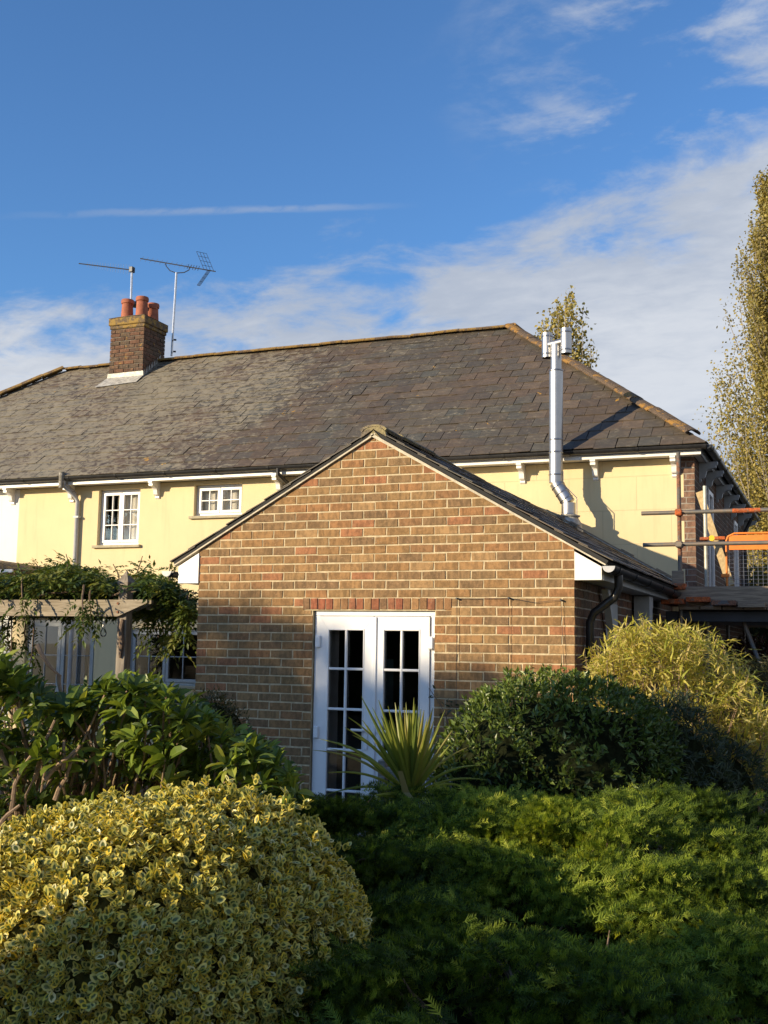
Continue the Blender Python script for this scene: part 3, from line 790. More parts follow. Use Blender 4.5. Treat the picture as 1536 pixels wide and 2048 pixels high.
def casement(parent, x0, x1, z0, z1, y, cols, rows, mat, sashes=2, fw=0.045, sw=0.042, open_=0.0, name='window', sill=True, curtain=None, depth=0.06, bars=0.016):
    """frame with sashes; every sash has its own frame, bars and panes"""
    f = MB().bevbox(x0, x1, y, y + depth, z1 - fw, z1, .003).bevbox(x0, x1, y, y + depth, z0, z0 + fw, .003)
    f.bevbox(x0, x0 + fw, y, y + depth, z0 + fw, z1 - fw, .003).bevbox(x1 - fw, x1, y, y + depth, z0 + fw, z1 - fw, .003)
    xm = [(x0 + fw) + (x1 - x0 - 2 * fw) * i / sashes for i in range(sashes + 1)]
    win = f.build(name, mat, parent)
    for i in range(sashes):
        a, b = xm[i] + 0.003, xm[i + 1] - 0.003; c, d = z0 + fw + 0.003, z1 - fw - 0.003; yy = y - 0.016
        s = MB().bevbox(a, b, yy, yy + 0.05, d - sw, d, .004).bevbox(a, b, yy, yy + 0.05, c, c + sw, .004).bevbox(a, a + sw, yy, yy + 0.05, c + sw, d - sw, .004).bevbox(b - sw, b, yy, yy + 0.05, c + sw, d - sw, .004)
        s.build('sash', mat, win)
        ga, gb, gc, gd_ = a + sw, b - sw, c + sw, d - sw; br = MB()
        for k in range(1, cols): xx = ga + (gb - ga) * k / cols; br.bevbox(xx - bars / 2, xx + bars / 2, yy + 0.004, yy + 0.034, gc, gd_, .004)
        for k in range(1, rows): zz = gc + (gd_ - gc) * k / rows; br.bevbox(ga, gb, yy + 0.002, yy + 0.032, zz - bars / 2, zz + bars / 2, .004)
        if br.v: br.build('glazing_bars', mat, win)
        for p in range(cols):
            for q in range(rows):
                MB().box(ga + (gb - ga) * p / cols, ga + (gb - ga) * (p + 1) / cols, yy + 0.017, yy + 0.021, gc + (gd_ - gc) * q / rows, gc + (gd_ - gc) * (q + 1) / rows).build('pane', M['glass'], win)
    if curtain:
        for (ca, cb, cm) in curtain:
            n = 60; pr = []
            for k in range(n + 1):
                t = k / n; pr.append((x0 + (x1 - x0) * (ca + (cb - ca) * t), 0.004 * math.sin(t * (cb - ca) * (x1 - x0) * 70) + 0.005 * math.sin(t * 31)))
            th = [(p[0], p[1] + 0.004) for p in pr[::-1]]
            MB().extrude(pr + th, (0, y + 0.085, z0), (1, 0, 0), (0, 1, 0), (0, 0, 1), z1 - z0).build('curtain', cm, win)
    if sill: MB().bevbox(x0 - 0.06, x1 + 0.05, D - 0.05, D + 0.10, z0 - 0.045, z0 - 0.001, .006).build('sill', M['sill'], win)
    return win


casement(house, *w1[:2], w1[2], w1[3], D + 0.085, 2, 3, M['upvc'], curtain=[(0.16, 0.24, M['curtain']), (0.32, 0.40, M['net']), (0.44, 0.97, M['net'])])
casement(house, *w2[:2], w2[2], w2[3], D + 0.085, 2, 2, M['upvc'], curtain=[(0.03, 0.97, M['net'])])
casement(house, *gw[:2], gw[2], gw[3], D + 0.06, 2, 2, M['grey_and_shade'], sw=0.05)
casement(house, *gd[:2], gd[2], gd[3], D + 0.06, 2, 4, M['grey_and_shade'], sw=0.07, name='glazed_door', sill=False, curtain=[(0.62, 0.80, M['curtain'])])
casement(house, *gd2[:2], gd2[2], gd2[3], D + 0.06, 2, 4, M['grey_and_shade'], sw=0.07, name='glazed_door', sill=False)
for s_ in (sw1, sw2):
    f = MB().box(XC - 0.03, XC + 0.02, s_[0], s_[0] + 0.06, s_[2], s_[3]).box(XC - 0.03, XC + 0.02, s_[1] - 0.06, s_[1], s_[2], s_[3]).box(XC - 0.03, XC + 0.02, s_[0] + 0.06, s_[1] - 0.06, s_[3] - 0.06, s_[3]).box(XC - 0.03, XC + 0.02, s_[0] + 0.06, s_[1] - 0.06, s_[2], s_[2] + 0.06)
    w = f.build('side_window', M['upvc'], house)
    MB().box(XC - 0.012, XC - 0.006, s_[0] + 0.061, s_[1] - 0.061, s_[2] + 0.061, s_[3] - 0.061).build('pane', M['glass'], w)

# downpipes
xp = U(157, 1050, D)[0]
dp = MB().tube([(xp, D - 0.05, 0.1), (xp, D - 0.05, 4.02), (xp - 0.02, D - 0.10, 4.10), (xp - 0.09, EY + 0.03, 4.24), (xp - 0.10, EY + 0.015, 4.34)], 0.034, 14).build('downpipe', M['pipe'], house, smooth=40)
MB().tube([(xp - 0.10, EY - 0.035, 4.20), (xp - 0.10, EY - 0.035, 4.46)], [0.04, 0.045], 12).tube([(xp - 0.02, D - 0.10, 4.13), (xp - 0.09, EY + 0.03, 4.27)], [0.041, 0.042], 12).build('pipe_socket', M['oldpipe'], dp, smooth=40)
for z in (2.4, 3.75): MB().box(xp - 0.05, xp + 0.05, D - 0.088, D - 0.0, z, z + 0.03).build('pipe_clip', M['pipe'], dp)
a_ = U(556, 938, EY); b_ = U(580, 968, D - 0.06)
MB().tube([a_ + A((0, 0, .02)), a_ - A((0, 0, .07)), b_ + A((-.03, 0, .0)), b_ + A((0.03, 0, -.05)), b_ + A((0.04, 0, -1.2))], 0.032, 12).build('downpipe', M['gutter'], house, label='black downpipe dropping behind the gable', smooth=40)
MB().tube([(XC + 0.05, 12.9, 0.1), (XC + 0.05, 12.9, 4.0), (XR + 0.03, 12.9, 4.3)], 0.034, 12).build('downpipe', M['gutter'], house, label='black downpipe on the side wall', smooth=40)

# chimney stack
cx0, cx1, cy0, cy1 = -7.34, -6.575, 8.404, 9.13
cz0, cz1 = 6.55, 7.77
stack = MB().box(cx0 + .016, cx1 - .016, cy0 + .016, cy1 - .016, cz0, cz1).build('chimney_stack', M['darkmortar'], house)
its = brick_items((cx0, cy0 + .016, 0), (1, 0, 0), (0, -1, 0), courses(0, cx1 - cx0, cz0 + .2, cz1, zref=cz1), M['stackbrick'], BRD, depth=.016)
its += brick_items((cx1 - .016, cy0, 0), (0, 1, 0), (1, 0, 0), courses(0, cy1 - cy0, cz0 + .2, cz1, zref=cz1, par=1), M['stackbrick'], BRD, depth=.016)
place(stack, 'brick', 'brickwork', its, 300)
capm = MB(); 
for i, (e, h0, h1) in enumerate(((0.018, 7.772, 7.84), (0.038, 7.842, 7.99))): capm.bevbox(cx0 - e, cx1 + e, cy0 - e, cy1 + e, h0, h1, .012)
capm.add([(cx0 - .04, cy0 - .04, 7.988), (cx1 + .04, cy0 - .04, 7.988), (cx1 + .04, cy1 + .04, 7.988), (cx0 - .04, cy1 + .04, 7.988), (cx0 + .12, cy0 + .12, 8.06), (cx1 - .12, cy0 + .12, 8.06), (cx1 - .12, cy1 - .12, 8.06), (cx0 + .12, cy1 - .12, 8.06)],
         [(0, 1, 5, 4), (1, 2, 6, 5), (2, 3, 7, 6), (3, 0, 4, 7), (4, 5, 6, 7)])
capm.build('stack_cap', M['cap'], stack)
for (px, y, hh) in ((255, 8.60, 0.40), (284, 8.60, 0.42), (-1, 8.93, 0.36), (306, 8.98, 0.40)):
    x = U(px, 615, y)[0] if px > 0 else -6.80
    pr = [(0.125, 0), (0.12, 0.05), (0.108, hh * 0.6), (0.105, hh - 0.09), (0.122, hh - 0.08), (0.127, hh - 0.03), (0.118, hh), (0.095, hh), (0.09, hh - 0.1), (0.02, hh - 0.1)]
    MB().lathe(pr, (x, y, 8.0), 20).build('chimney_pot', M['terracotta'], stack, smooth=50)
MB().lathe([(0.02, 0), (0.13, 0.0), (0.12, 0.05), (0.05, 0.09), (0.01, 0.1)], (U(272, 598, 8.95)[0], 8.95, 8.39), 16).build('pot_cowl', M['gutter'], stack)
# lead flashing: apron and stepped pieces
zf = EZ + (cy0 - EY) * TP
ap = MB().add([(cx0 - .10, cy0 - .30, zf - .30 * TP + .045), (cx1 + .02, cy0 - .22, zf - .22 * TP + .045), (cx1 + .03, cy0 - .012, zf + .05), (cx0 - .03, cy0 - .012, zf + .05), (cx1 + .02, cy0 - .012, zf + .14), (cx0 - .02, cy0 - .012, zf + .13)],
              [(0, 1, 2, 3), (3, 2, 4, 5)])
ap.build('lead_apron', M['lead'], stack)
st = MB(); n = 7
for i in range(n):
    y0_ = cy0 + i * 0.085; z0_ = EZ + (y0_ - EY) * TP
    st.add([(cx1 + .004, y0_, z0_ - .02), (cx1 + .004, y0_ + .088, z0_ + .04), (cx1 + .004, y0_ + .06, z0_ + .19), (cx1 + .004, y0_ + .02, z0_ + .12),
            (cx1 + .007, y0_, z0_ - .02), (cx1 + .007, y0_ + .088, z0_ + .04), (cx1 + .007, y0_ + .06, z0_ + .19), (cx1 + .007, y0_ + .02, z0_ + .12)], [(0, 3, 2, 1), (4, 5, 6, 7), (0, 1, 5, 4), (3, 7, 6, 2), (0, 4, 7, 3), (1, 2, 6, 5)])
st.build('stepped_flashing', M['lead'], stack)

# ------------------------------------------------------------------ brick extension with its gable towards us
WG = 3.59; AX, AZ = 1.775, 3.655                       # apex of the brickwork
ext = thing('brick_extension', (1.79, 0, 0), 'single storey brown brick extension with a pointed gable and white doors', 'building')
DX0, DX1, DZ1 = 1.199, 2.372, 2.072
HEAD0, HEAD1 = 1.105, 2.529
sl_r = (AZ - 2.50) / (3.78 - AX); sl_l = (AZ - 2.545) / (AX + 0.20)
# brick faces: clip below the verge lines
cuts = [(sl_r, 1, AZ + sl_r * AX - 0.0), (-sl_l, 1, AZ - sl_l * AX - 0.0)]
core = MB()
zl = AZ - sl_l * AX; zr = AZ - sl_r * (WG - AX)
yf = 0.005
for y0_, y1_ in ((yf, 0.11),):
    core.extrude([(0.004, 0), (DX0 + .001, 0), (DX0 + .001, DZ1), (DX1 - .001, DZ1), (DX1 - .001, 0), (WG - .006, 0), (WG - .006, zr - .005), (AX, AZ - .006), (0.004, zl - .005)], (0, y0_, 0), (1, 0, 0), (0, 0, 1), (0, 1, 0), y1_ - y0_)
front = core.build('gable_wall', M['mortar'], ext)
GB = 1
polys = courses(0, WG, 0.0, AZ, [(DX0, DX1, -1, 2.08), (HEAD0, HEAD1, 2.115, 2.189)], cuts=cuts)
polys = [p for p in polys if not (2.03 < p[0][1] < 2.05 and p[1][0] > DX0 - .02 and p[0][0] < DX1 + .02)]
polys += [[(HEAD0, 2.035), (DX0 - .008, 2.035), (DX0 - .008, 2.074), (HEAD0, 2.074)], [(DX1 + .008, 2.035), (HEAD1 - .01, 2.035), (HEAD1 - .01, 2.074), (DX1 + .008, 2.074)]]
its = brick_items((0, yf, 0), (1, 0, 0), (0, -1, 0), polys, M['brick'], BR)
HB = [(0.30, 0.115, 0.06), (0.34, 0.12, 0.065), (0.28, 0.15, 0.07), (0.36, 0.20, 0.09), (0.31, 0.13, 0.07), (0.24, 0.14, 0.075)]
sold = []; nS_ = 19; pw = (HEAD1 - HEAD0) / nS_
for i in range(nS_): sold.append([(HEAD0 + i * pw, 2.083), (HEAD0 + (i + 1) * pw - .009, 2.083), (HEAD0 + (i + 1) * pw - .009, 2.180), (HEAD0 + i * pw, 2.180)])
its2 = brick_items((0, yf, 0), (1, 0, 0), (0, -1, 0), sold, M['brick'], HB, depth=0.008)
place(front, 'brick', 'brickwork', its, 300)
place(front, 'header_brick', 'header_brickwork', its2, 300)
# side walls
side = MB().box(WG - 0.11, WG - 0.006, 0.112, D - .003, 0, zr - .02).build('side_wall', M['darkmortar'], ext)
polys = courses(0, 1.30, 0, 2.40, par=1) + courses(1.9, D, 0, 2.40, par=1)
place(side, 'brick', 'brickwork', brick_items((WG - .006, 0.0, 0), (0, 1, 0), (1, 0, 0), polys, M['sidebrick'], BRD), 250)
MB().box(WG - .006, WG + .0, 1.31, 1.89, 0, 2.2).build('side_door_frame', M['grey_and_shade'], ext)
MB().box(0.004, 0.11, 0.112, D - .003, 0, zl - .02).build('left_side_wall', M['darkmortar'], ext)
MB().box(0.12, WG - .12, 2.6, 2.7, 0, 2.45).build('room_wall', M['room'], ext)
# roof slopes
OV = 0.02
EXR, EXL = 3.87, -0.285; EZR = AZ + .035 - sl_r * (EXR - AX); EZL = AZ + .035 - sl_l * (AX - EXL)
for (ex, ez, nm, s_) in ((EXR, EZR, 'right', sl_r), (EXL, EZL, 'left', sl_l)):
    top = A((AX, -OV, AZ + .035)); bot = A((ex, -OV, ez)); d = D + OV - .003
    sv = (top - bot); L = np.linalg.norm(sv); sv /= L
    nrm = np.cross(sv, (0, 1, 0)); nrm = nrm if nrm[2] > 0 else -nrm
    dk = MB().extrude([(0, 0), (L, 0), (L, -.03), (0, -.03)], bot + A((0, .012, 0)), sv, nrm, (0, 1, 0), d - .012)
    dko = dk.build('roof_slope', M['deck'], ext)
    if ex > AX: slates(dko, bot + nrm * .004, (0, 1, 0), sv, (0, d), 11, L / 10.3, 0.30, M['slate'], 160, (1, 0, d), (-1, 0, 0.0), thick=.009, seed=11, vmax=L)
    else: slates(dko, bot + A((0, d, 0)) + nrm * .004, (0, -1, 0), sv, (0, d), 11, L / 10.3, 0.30, M['slate'], 110, (1, 0, d), (-1, 0, 0.0), thick=.009, seed=12, vmax=L)
    # undercloak and mortar bead along the verge
    MB().extrude([(0.0, -.034), (L - .0, -.034), (L, -.060 if ex > AX else -.047), (0.0, -.046)], bot + A((0, -.006, 0)), sv, nrm, (0, 1, 0), 0.09).build('verge_mortar', M['verge'], dko)
ridge_run(ext, (AX, -OV - .01, AZ + .025), (AX, D - .02, AZ - .07), M['extridge'], w=.135, h=.062, seed=9)
MB().extrude([(-.125, -.045), (0, .03), (.125, -.045), (.115, .0), (.05, .062), (-.05, .062), (-.115, .0)], (AX, -OV - .004, AZ + .012), (1, 0, 0), (0, 0, 1), (0, 1, 0), .05).extrude([(-.10, -.085), (0, -.03), (.10, -.085), (0, .02)], (AX, -OV - .001, AZ + .012), (1, 0, 0), (0, 0, 1), (0, 1, 0), .04).build('ridge_end_mortar', M['extridge'], ext)
# boxed eaves ends, soffits, fascias
for (xa, xb, za, zb, nm) in ((-0.222, -0.002, EZL - .02, zl - .045, 'l'), (WG + .001, 3.815, zr - .045, EZR - .02, 'r')):
    lo = 2.327
    if nm == 'l': pr = [(xa, lo), (xb, lo), (xb, AZ - sl_l * (AX - xb) - .045), (xa, AZ - sl_l * (AX - xa) - .045)]
    else: pr = [(xa, lo), (xb, lo), (xb, AZ - sl_r * (xb - AX) - .045), (xa, AZ - sl_r * (xa - AX) - .045)]
    MB().extrude(pr, (0, -.012, 0), (1, 0, 0), (0, 0, 1), (0, 1, 0), 0.10).build('boxed_eaves_end', M['white'], ext)
MB().box(3.79, 3.813, .09, 4.6, 2.33, 2.45).box(WG + .002, 3.789, .09, 4.6, 2.335, 2.35).build('fascia', M['grey_and_shade'], ext)
MB().box(-.22, -.20, .09, D - .01, 2.33, 2.45).box(-.199, -.001, .09, D - .01, 2.335, 2.35).build('fascia', M['white'], ext)
gutter(ext, (EXR + .015, -.06, 2.435), (EXR + .015, 4.5, 2.415), r=.056, step=.8)
gutter(ext, (EXL - .03, -.03, 2.44), (EXL - .03, D - .03, 2.42), r=.056, step=.8)
for (x, z) in ((EXR + .015, 2.435), (EXL - .03, 2.44)):
    pr = [(.052 * math.cos(math.pi + math.pi * i / 10), .052 * math.sin(math.pi + math.pi * i / 10)) for i in range(11)]
    MB().extrude(pr, (x, -.075, z), (1, 0, 0), (0, 0, 1), (0, 1, 0), .007).build('gutter_end_cap', M['pipe'], ext)
pz = 2.36
MB().tube([(EXR + .015, .35, 2.40), (EXR + .015, .35, 2.28), (EXR - .02, .35, 2.20), (WG + .085, .35, 2.07), (WG + .05, .35, 1.99), (WG + .05, .35, .1)], .036, 14).build('downpipe', M['gutter'], ext, label='black downpipe with a swan neck', smooth=40)
# timber brace and post under the right eaves
MB().extrude([(0, 0), (.10, 0), (.52, -.62), (.42, -.62)], (WG + .03, .95, 2.30), (0, 1, 0), (0, 0, 1), (1, 0, 0), .06).build('timber_brace', M['grey_and_shade'], ext)
MB().extrude([(0, 0), (.24, 0), (.24, -.10), (.20, -.13), (.20, -.22), (.15, -.25), (.15, -.5), (0, -.5)], (WG + .02, 2.7, 2.32), (0, 1, 0), (0, 0, 1), (1, 0, 0), .16).build('porch_post', M['grey_and_shade'], ext)

# lengths of timber and a lead flashing lying up the right slope against the house wall
top = A((AX, 0, AZ + .05)); bot = A((EXR, 0, EZR + .015)); sv = bot - top; L = np.linalg.norm(sv); sv /= L; nrm = A((-sv[2], 0, sv[0])); nrm = nrm if nrm[2] > 0 else -nrm
fl = MB().extrude([(.62, 0.0), (L + .02, 0.0), (L + .02, .018), (.62, .014)], top + A((0, D - .20, 0)) + nrm * .012, sv, nrm, (0, 1, 0), .17).build('abutment_flashing', M['lead'], ext)
for (t0, t1, y, h) in ((.50, .95, 4.9, .03), (1.02, 1.35, 4.95, .045), (1.50, 1.72, 5.0, .07), (1.95, 2.18, 5.02, .075)):
    o = thing('loose_slate_offcut', top + A((0, y, 0)) + sv * t0, '', '')
    bpy.data.objects.remove(o)
batt = thing('timber_batten', tuple(top + A((0, 5.1, 0)) + sv * 1.2), 'thin brown batten lying up the right slope of the extension roof', 'batten')
MB().extrude([(.35, 0.0), (L - .05, 0.0), (L - .05, .018), (.35, .016)], top + A((0, 5.05, 0)) + nrm * .028, sv, nrm, (0, 1, 0), .06).build('strip', M['board'], batt)
for (t0, t1) in ((.52, .60), (.70, .82), (1.45, 1.62), (1.95, 2.15)):
    MB().extrude([(t0, .019), (t1, .020), (t1, .036), (t0, .034)], top + A((0, 5.04, 0)) + nrm * .028, sv, nrm, (0, 1, 0), .08).build('packing_piece', M['board'], batt)

# french doors
fd = thing('french_doors', ((DX0 + DX1) / 2, 0.03, 0), 'pair of white glazed french doors in the brick gable', 'door')
yd = 0.035
fr = MB().bevbox(DX0 + .012, DX1 - .004, yd, yd + .06, DZ1 - .045, DZ1 - .003, .004).bevbox(DX0 + .012, DX0 + .062, yd, yd + .06, 0.0, DZ1 - .046, .004).bevbox(DX1 - .052, DX1 - .004, yd, yd + .06, 0.0, DZ1 - .046, .004).bevbox(DX0 + .063, DX1 - .053, yd, yd + .06, 0, .04, .004)
fr.build('door_frame', M['upvc'], fd)
xm = 1.795
for (a, b, hs) in ((DX0 + .066, xm - .004, 0), (xm + .004, DX1 - .056, 1)):
    st_ = 0.084; c, d = 0.044, DZ1 - .05; y0_, y1_ = yd - .018, yd + .045
    lf = MB()
    ga, gb, gc, gd_ = a + st_, b - st_, c + .10, d - .112
    # mitred frame: four prisms
    for pr in ([(a, c), (b, c), (gb, gc), (ga, gc)], [(b, c), (b, d), (gb, gd_), (gb, gc)], [(b, d), (a, d), (ga, gd_), (gb, gd_)], [(a, d), (a, c), (ga, gc), (ga, gd_)]):
        cc = A(pr).mean(0); q = [tuple(cc + (A(p) - cc) * 0.9985) for p in pr]
        lf.extrude(q, (0, y0_, 0), (1, 0, 0), (0, 0, 1), (0, 1, 0), y1_ - y0_)
    leaf = lf.build('door_leaf', M['upvc'], fd)
    bd = MB()
    for (q0, q1, q2, q3) in ((ga, ga + .012, gc, gd_), (gb - .012, gb, gc, gd_)): bd.bevbox(q0, q1, y0_ - .006, y0_ + .02, q2, q3, .004)
    for (q2, q3) in ((gc, gc + .012), (gd_ - .012, gd_)): bd.bevbox(ga + .012, gb - .012, y0_ - .006, y0_ + .02, q2, q3, .004)
    mx_ = (ga + gb) / 2; bd.bevbox(mx_ - .011, mx_ + .011, y0_ - .004, y0_ + .022, gc + .012, gd_ - .012, .005)
    for k in range(1, 5):
        zz = gc + (gd_ - gc) * k / 5; bd.bevbox(ga + .012, gb - .012, y0_ - .002, y0_ + .024, zz - .011, zz + .011, .005)
    bd.build('glazing_bars', M['upvc'], leaf)
    for p in range(2):
        for k in range(5):
            MB().box((ga, mx_)[p] + .002, (mx_, gb)[p] - .002, y0_ + .028, y0_ + .032, gc + (gd_ - gc) * k / 5, gc + (gd_ - gc) * (k + 1) / 5).build('pane', M['glass'], leaf)
    hxp = b - .055 if hs == 0 else a + .055
    for hz in ((U(650, 1283, 0)[2], U(650, 1465, 0)[2], .35)):
        hxh = a - .012 if hs == 0 else b + .012
        MB().bevbox(hxh - .022, hxh + .028, y0_ - .022, y0_ - .001, hz - .055, hz + .055, .008).build('hinge', M['upvc'], fd)
    sgn = -1 if hs == 0 else 1
    zh = 1.02
    hd = MB().bevbox(hxp - .018, hxp + .018, y0_ - .012, y0_ - .001, zh - .16, zh + .06, .005)
    hd.bevbox(min(hxp, hxp + sgn * .13), max(hxp, hxp + sgn * .13), y0_ - .055, y0_ - .035, zh + .0, zh + .022, .006).tube([(hxp, y0_ - .04, zh + .011), (hxp, y0_, zh + .011)], .009, 8)
    hd.build('handle', M['upvc'], leaf)
MB().bevbox(xm - .0035, xm + .03, yd - .032, yd - .0185, .044, DZ1 - .055, .004).build('meeting_strip', M['upvc'], fd)
n = 50
pr = [(DX0 + .05 + .11 * k / n, .02 * math.sin(k * .9)) for k in range(n + 1)]
MB().extrude(pr + [(p[0], p[1] + .004) for p in pr[::-1]], (0, .22, .1), (1, 0, 0), (0, 1, 0), (0, 0, 1), 1.9).build('curtain', M['curtain'], fd)
pr = [(1.80 + .09 * k / n, .02 * math.sin(k * .8)) for k in range(n + 1)]
MB().extrude(pr + [(p[0], p[1] + .004) for p in pr[::-1]], (0, .24, .1), (1, 0, 0), (0, 1, 0), (0, 0, 1), 1.55).build('curtain', M['tealcurtain'], fd, label='dark teal curtain')

# training wires on the brick wall
tw = thing('training_wires', (3.0, -.02, 1.2), 'three thin climbing plant wires nailed to the brick wall right of the doors', 'wire')
pts = [U(914, 1197, -.02), U(1018, 1196, -.02), U(1122, 1200, -.02)]
for p, xb in zip(pts, (0, 0, .05)):
    MB().tube([p, p + A((xb * .4, 0, -.5)), p + A((xb, 0, -1.1))], .0018, 5).build('wire', M['wire'], tw)
    MB().tube([p + A((0, .02, 0)), p + A((0, -.02, 0))], .008, 6).build('nail', M['wire'], tw)
MB().tube([pts[0], (pts[0] + pts[1]) / 2 - A((0, 0, .004)), pts[1], (pts[1] + pts[2]) / 2 - A((0, 0, .03)), pts[2]], .0018, 5).build('wire', M['wire'], tw)

# ------------------------------------------------------------------ flue
fy = 5.235
b0 = U(1137, 1048, fy); b1 = U(1137, 1006, fy); b2 = U(1112, 966, fy); b3 = U(1112, 742, fy); b4 = U(1112, 690, fy)
flue = thing('flue_pipe', tuple(b0), 'shiny stainless steel flue with an H shaped cowl above the extension roof', 'flue')
r_ = 0.092
def ringed(pts, r, name, bands=()):
    o = MB().tube(pts, r, 28).build(name, M['steel'], flue, smooth=40)
    for q, d in bands:
        d = A(d, float) / np.linalg.norm(d); q = A(q, float)
        MB().tube([q - d * .011, q - d * .006, q + d * .006, q + d * .011], [r + .001, r + .006, r + .006, r + .001], 28).build('locking_band', M['seam'], o, smooth=50)
    return o
ringed([b0 - A((0, 0, .10)), b1], r_, 'lower_pipe', [(b0 + (b1 - b0) * .45, (0, 0, 1))])
e1 = b1 + (b2 - b1) * .18; e2 = b1 + (b2 - b1) * .82
ringed([b1, e1, e2, b2], r_ * .985, 'elbow', [(e1, b2 - b1), ((e1 + e2) / 2, b2 - b1), (e2, b2 - b1)])
zs = [b2[2], U(1112, 950, fy)[2], U(1112, 905, fy)[2], U(1112, 880, fy)[2]]
ringed([b2, b3], r_, 'upper_pipe', [(A((b2[0], fy, z)), (0, 0, 1)) for z in zs[1:]] + [(b3, (0, 0, 1))])
ringed([b3, b4], .072, 'cowl_neck')
dv = cr * 0.66 + A((cf[0], cf[1], 0)) * -.72; dv[2] = 0; dv /= np.linalg.norm(dv)
c_ = b4 + A((0, 0, .02)); p0 = c_ - dv * .15; p1 = c_ + dv * .17
ringed([p0, p1], .052, 'cross_pipe')
for q in (p0, p1):
    ringed([q - A((0, 0, .17)), q + A((0, 0, .17))], .072, 'cowl_drum', [(q + A((0, 0, .12)), (0, 0, 1)), (q - A((0, 0, .12)), (0, 0, 1))])
    MB().lathe([(.066, 0), (.064, .001)], (q[0], q[1], q[2] - .1715), 20).lathe([(.066, 0), (.064, .001)], (q[0], q[1], q[2] + .1705), 20).build('drum_opening', M['drum_black'], flue)  # near-black disc on each closed drum end
MB().tube([b2 + A((.1, -.02, .15)), b2 + A((.1, -.02, -.02)), b1 + A((.115, -.02, .06)), b1 + A((.115, -.02, -.25))], .006, 6).build('support_rod', M['seam'], flue)
MB().lathe([(.21, -.30), (.17, -.08), (.125, .0), (.15, .008), (.155, .022), (.098, .034)], (b0[0], b0[1], b0[2] + .085), 28).build('lead_slate', M['lead'], flue, smooth=50)

# ------------------------------------------------------------------ aerials
def bar(m, a, b, r=.008, n=6): m.tube([a, b], r, n)
m1b, m1t = U(263, 600, 9.0), U(264, 540, 9.0)
ae = thing('tv_aerial', tuple(m1b - A((0, 0, 1.0))), 'long thin television aerial pointing left from the mast behind the chimney pots', 'aerial')
MB().tube([m1b - A((0, 0, 1.0)), m1t], .022, 10).build('mast', M['alu'], ae)
pA, pB = U(264, 540, 9.0), U(158, 527, 9.0) ; pA[2] -= .0
bm_ = MB(); bar(bm_, pA + (pA - pB) * .04, pB, .012); bm_.build('boom', M['wire'], ae)
MB().bevbox(pA[0] - .04, pA[0] + .04, 8.95, 9.05, pA[2] - .05, pA[2] + .06, .006).build('clamp', M['wire'], ae)
dB = pB - pA
for i in range(17):
    q = pA + dB * (.06 + .78 * i / 16); h = .055 + .05 * (1 - i / 16)
    MB().tube([q - A((.0, .0, h)), q + A((0, 0, h))], .0035, 4).build('element', M['alu'], ae)
m2b, m2t = U(343, 712, 9.45), U(353, 545, 9.45)
ae = thing('tv_aerial', tuple(m2b), 'aerial with a mesh reflector and curved cradle on the tall mast right of the chimney', 'aerial')
MB().tube([m2b, m2t], .022, 10).build('mast', M['alu'], ae)
for z in (.08, .32): MB().tube([A((cx1, 9.42, m2b[2] + z)), A((m2b[0] + .10, 9.45, m2b[2] + z))], .018, 6).build('wall_bracket', M['gutter'], ae)
pA, pB = U(281, 517, 9.45), U(431, 543, 9.45); dB = pB - pA
bm_ = MB(); bar(bm_, pA, pB, .012); bm_.build('boom', M['wire'], ae)
q0, q1 = U(331, 526, 9.45), U(379, 534, 9.45); mt = m2t
MB().tube([q0, q0 + A((.02, 0, -.07)), (q0 + mt) / 2 + A((-.02, 0, -.06)), mt + A((0, 0, -.01)), (q1 + mt) / 2 + A((.03, 0, -.06)), q1 + A((-.01, 0, -.06)), q1], .010, 6).build('cradle', M['wire'], ae)
for i in range(12):
    q = pA + dB * (.02 + .72 * i / 11); h = .06
    MB().tube([q - A((.015, .04, h)), q + A((.015, .04, h))], .0035, 4).build('element', M['alu'], ae)
for i in range(5):
    q = pA + dB * (.64 + .035 * i); MB().tube([q - A((0.0, .03, .05)), q + A((0, .03, .06))], .006, 5).build('element', M['wire'], ae)
rc = U(418, 541, 9.45)
for sg, (tx, ty) in ((1, (403, 505)), (-1, (397, 571))):
    tp = U(tx, ty, 9.3); f_ = MB()
    ax_ = A((.10, .28, .03)) * (.42 if sg > 0 else .12)
    for k in (-1, -.33, .33, 1): f_.tube([rc + ax_ * k, tp + ax_ * k], .005, 4)
    for k in np.linspace(0.0, 1, 5): f_.tube([rc + (tp - rc) * k - ax_, rc + (tp - rc) * k + ax_], .004, 4)
    f_.build('reflector', M['wire'], ae)

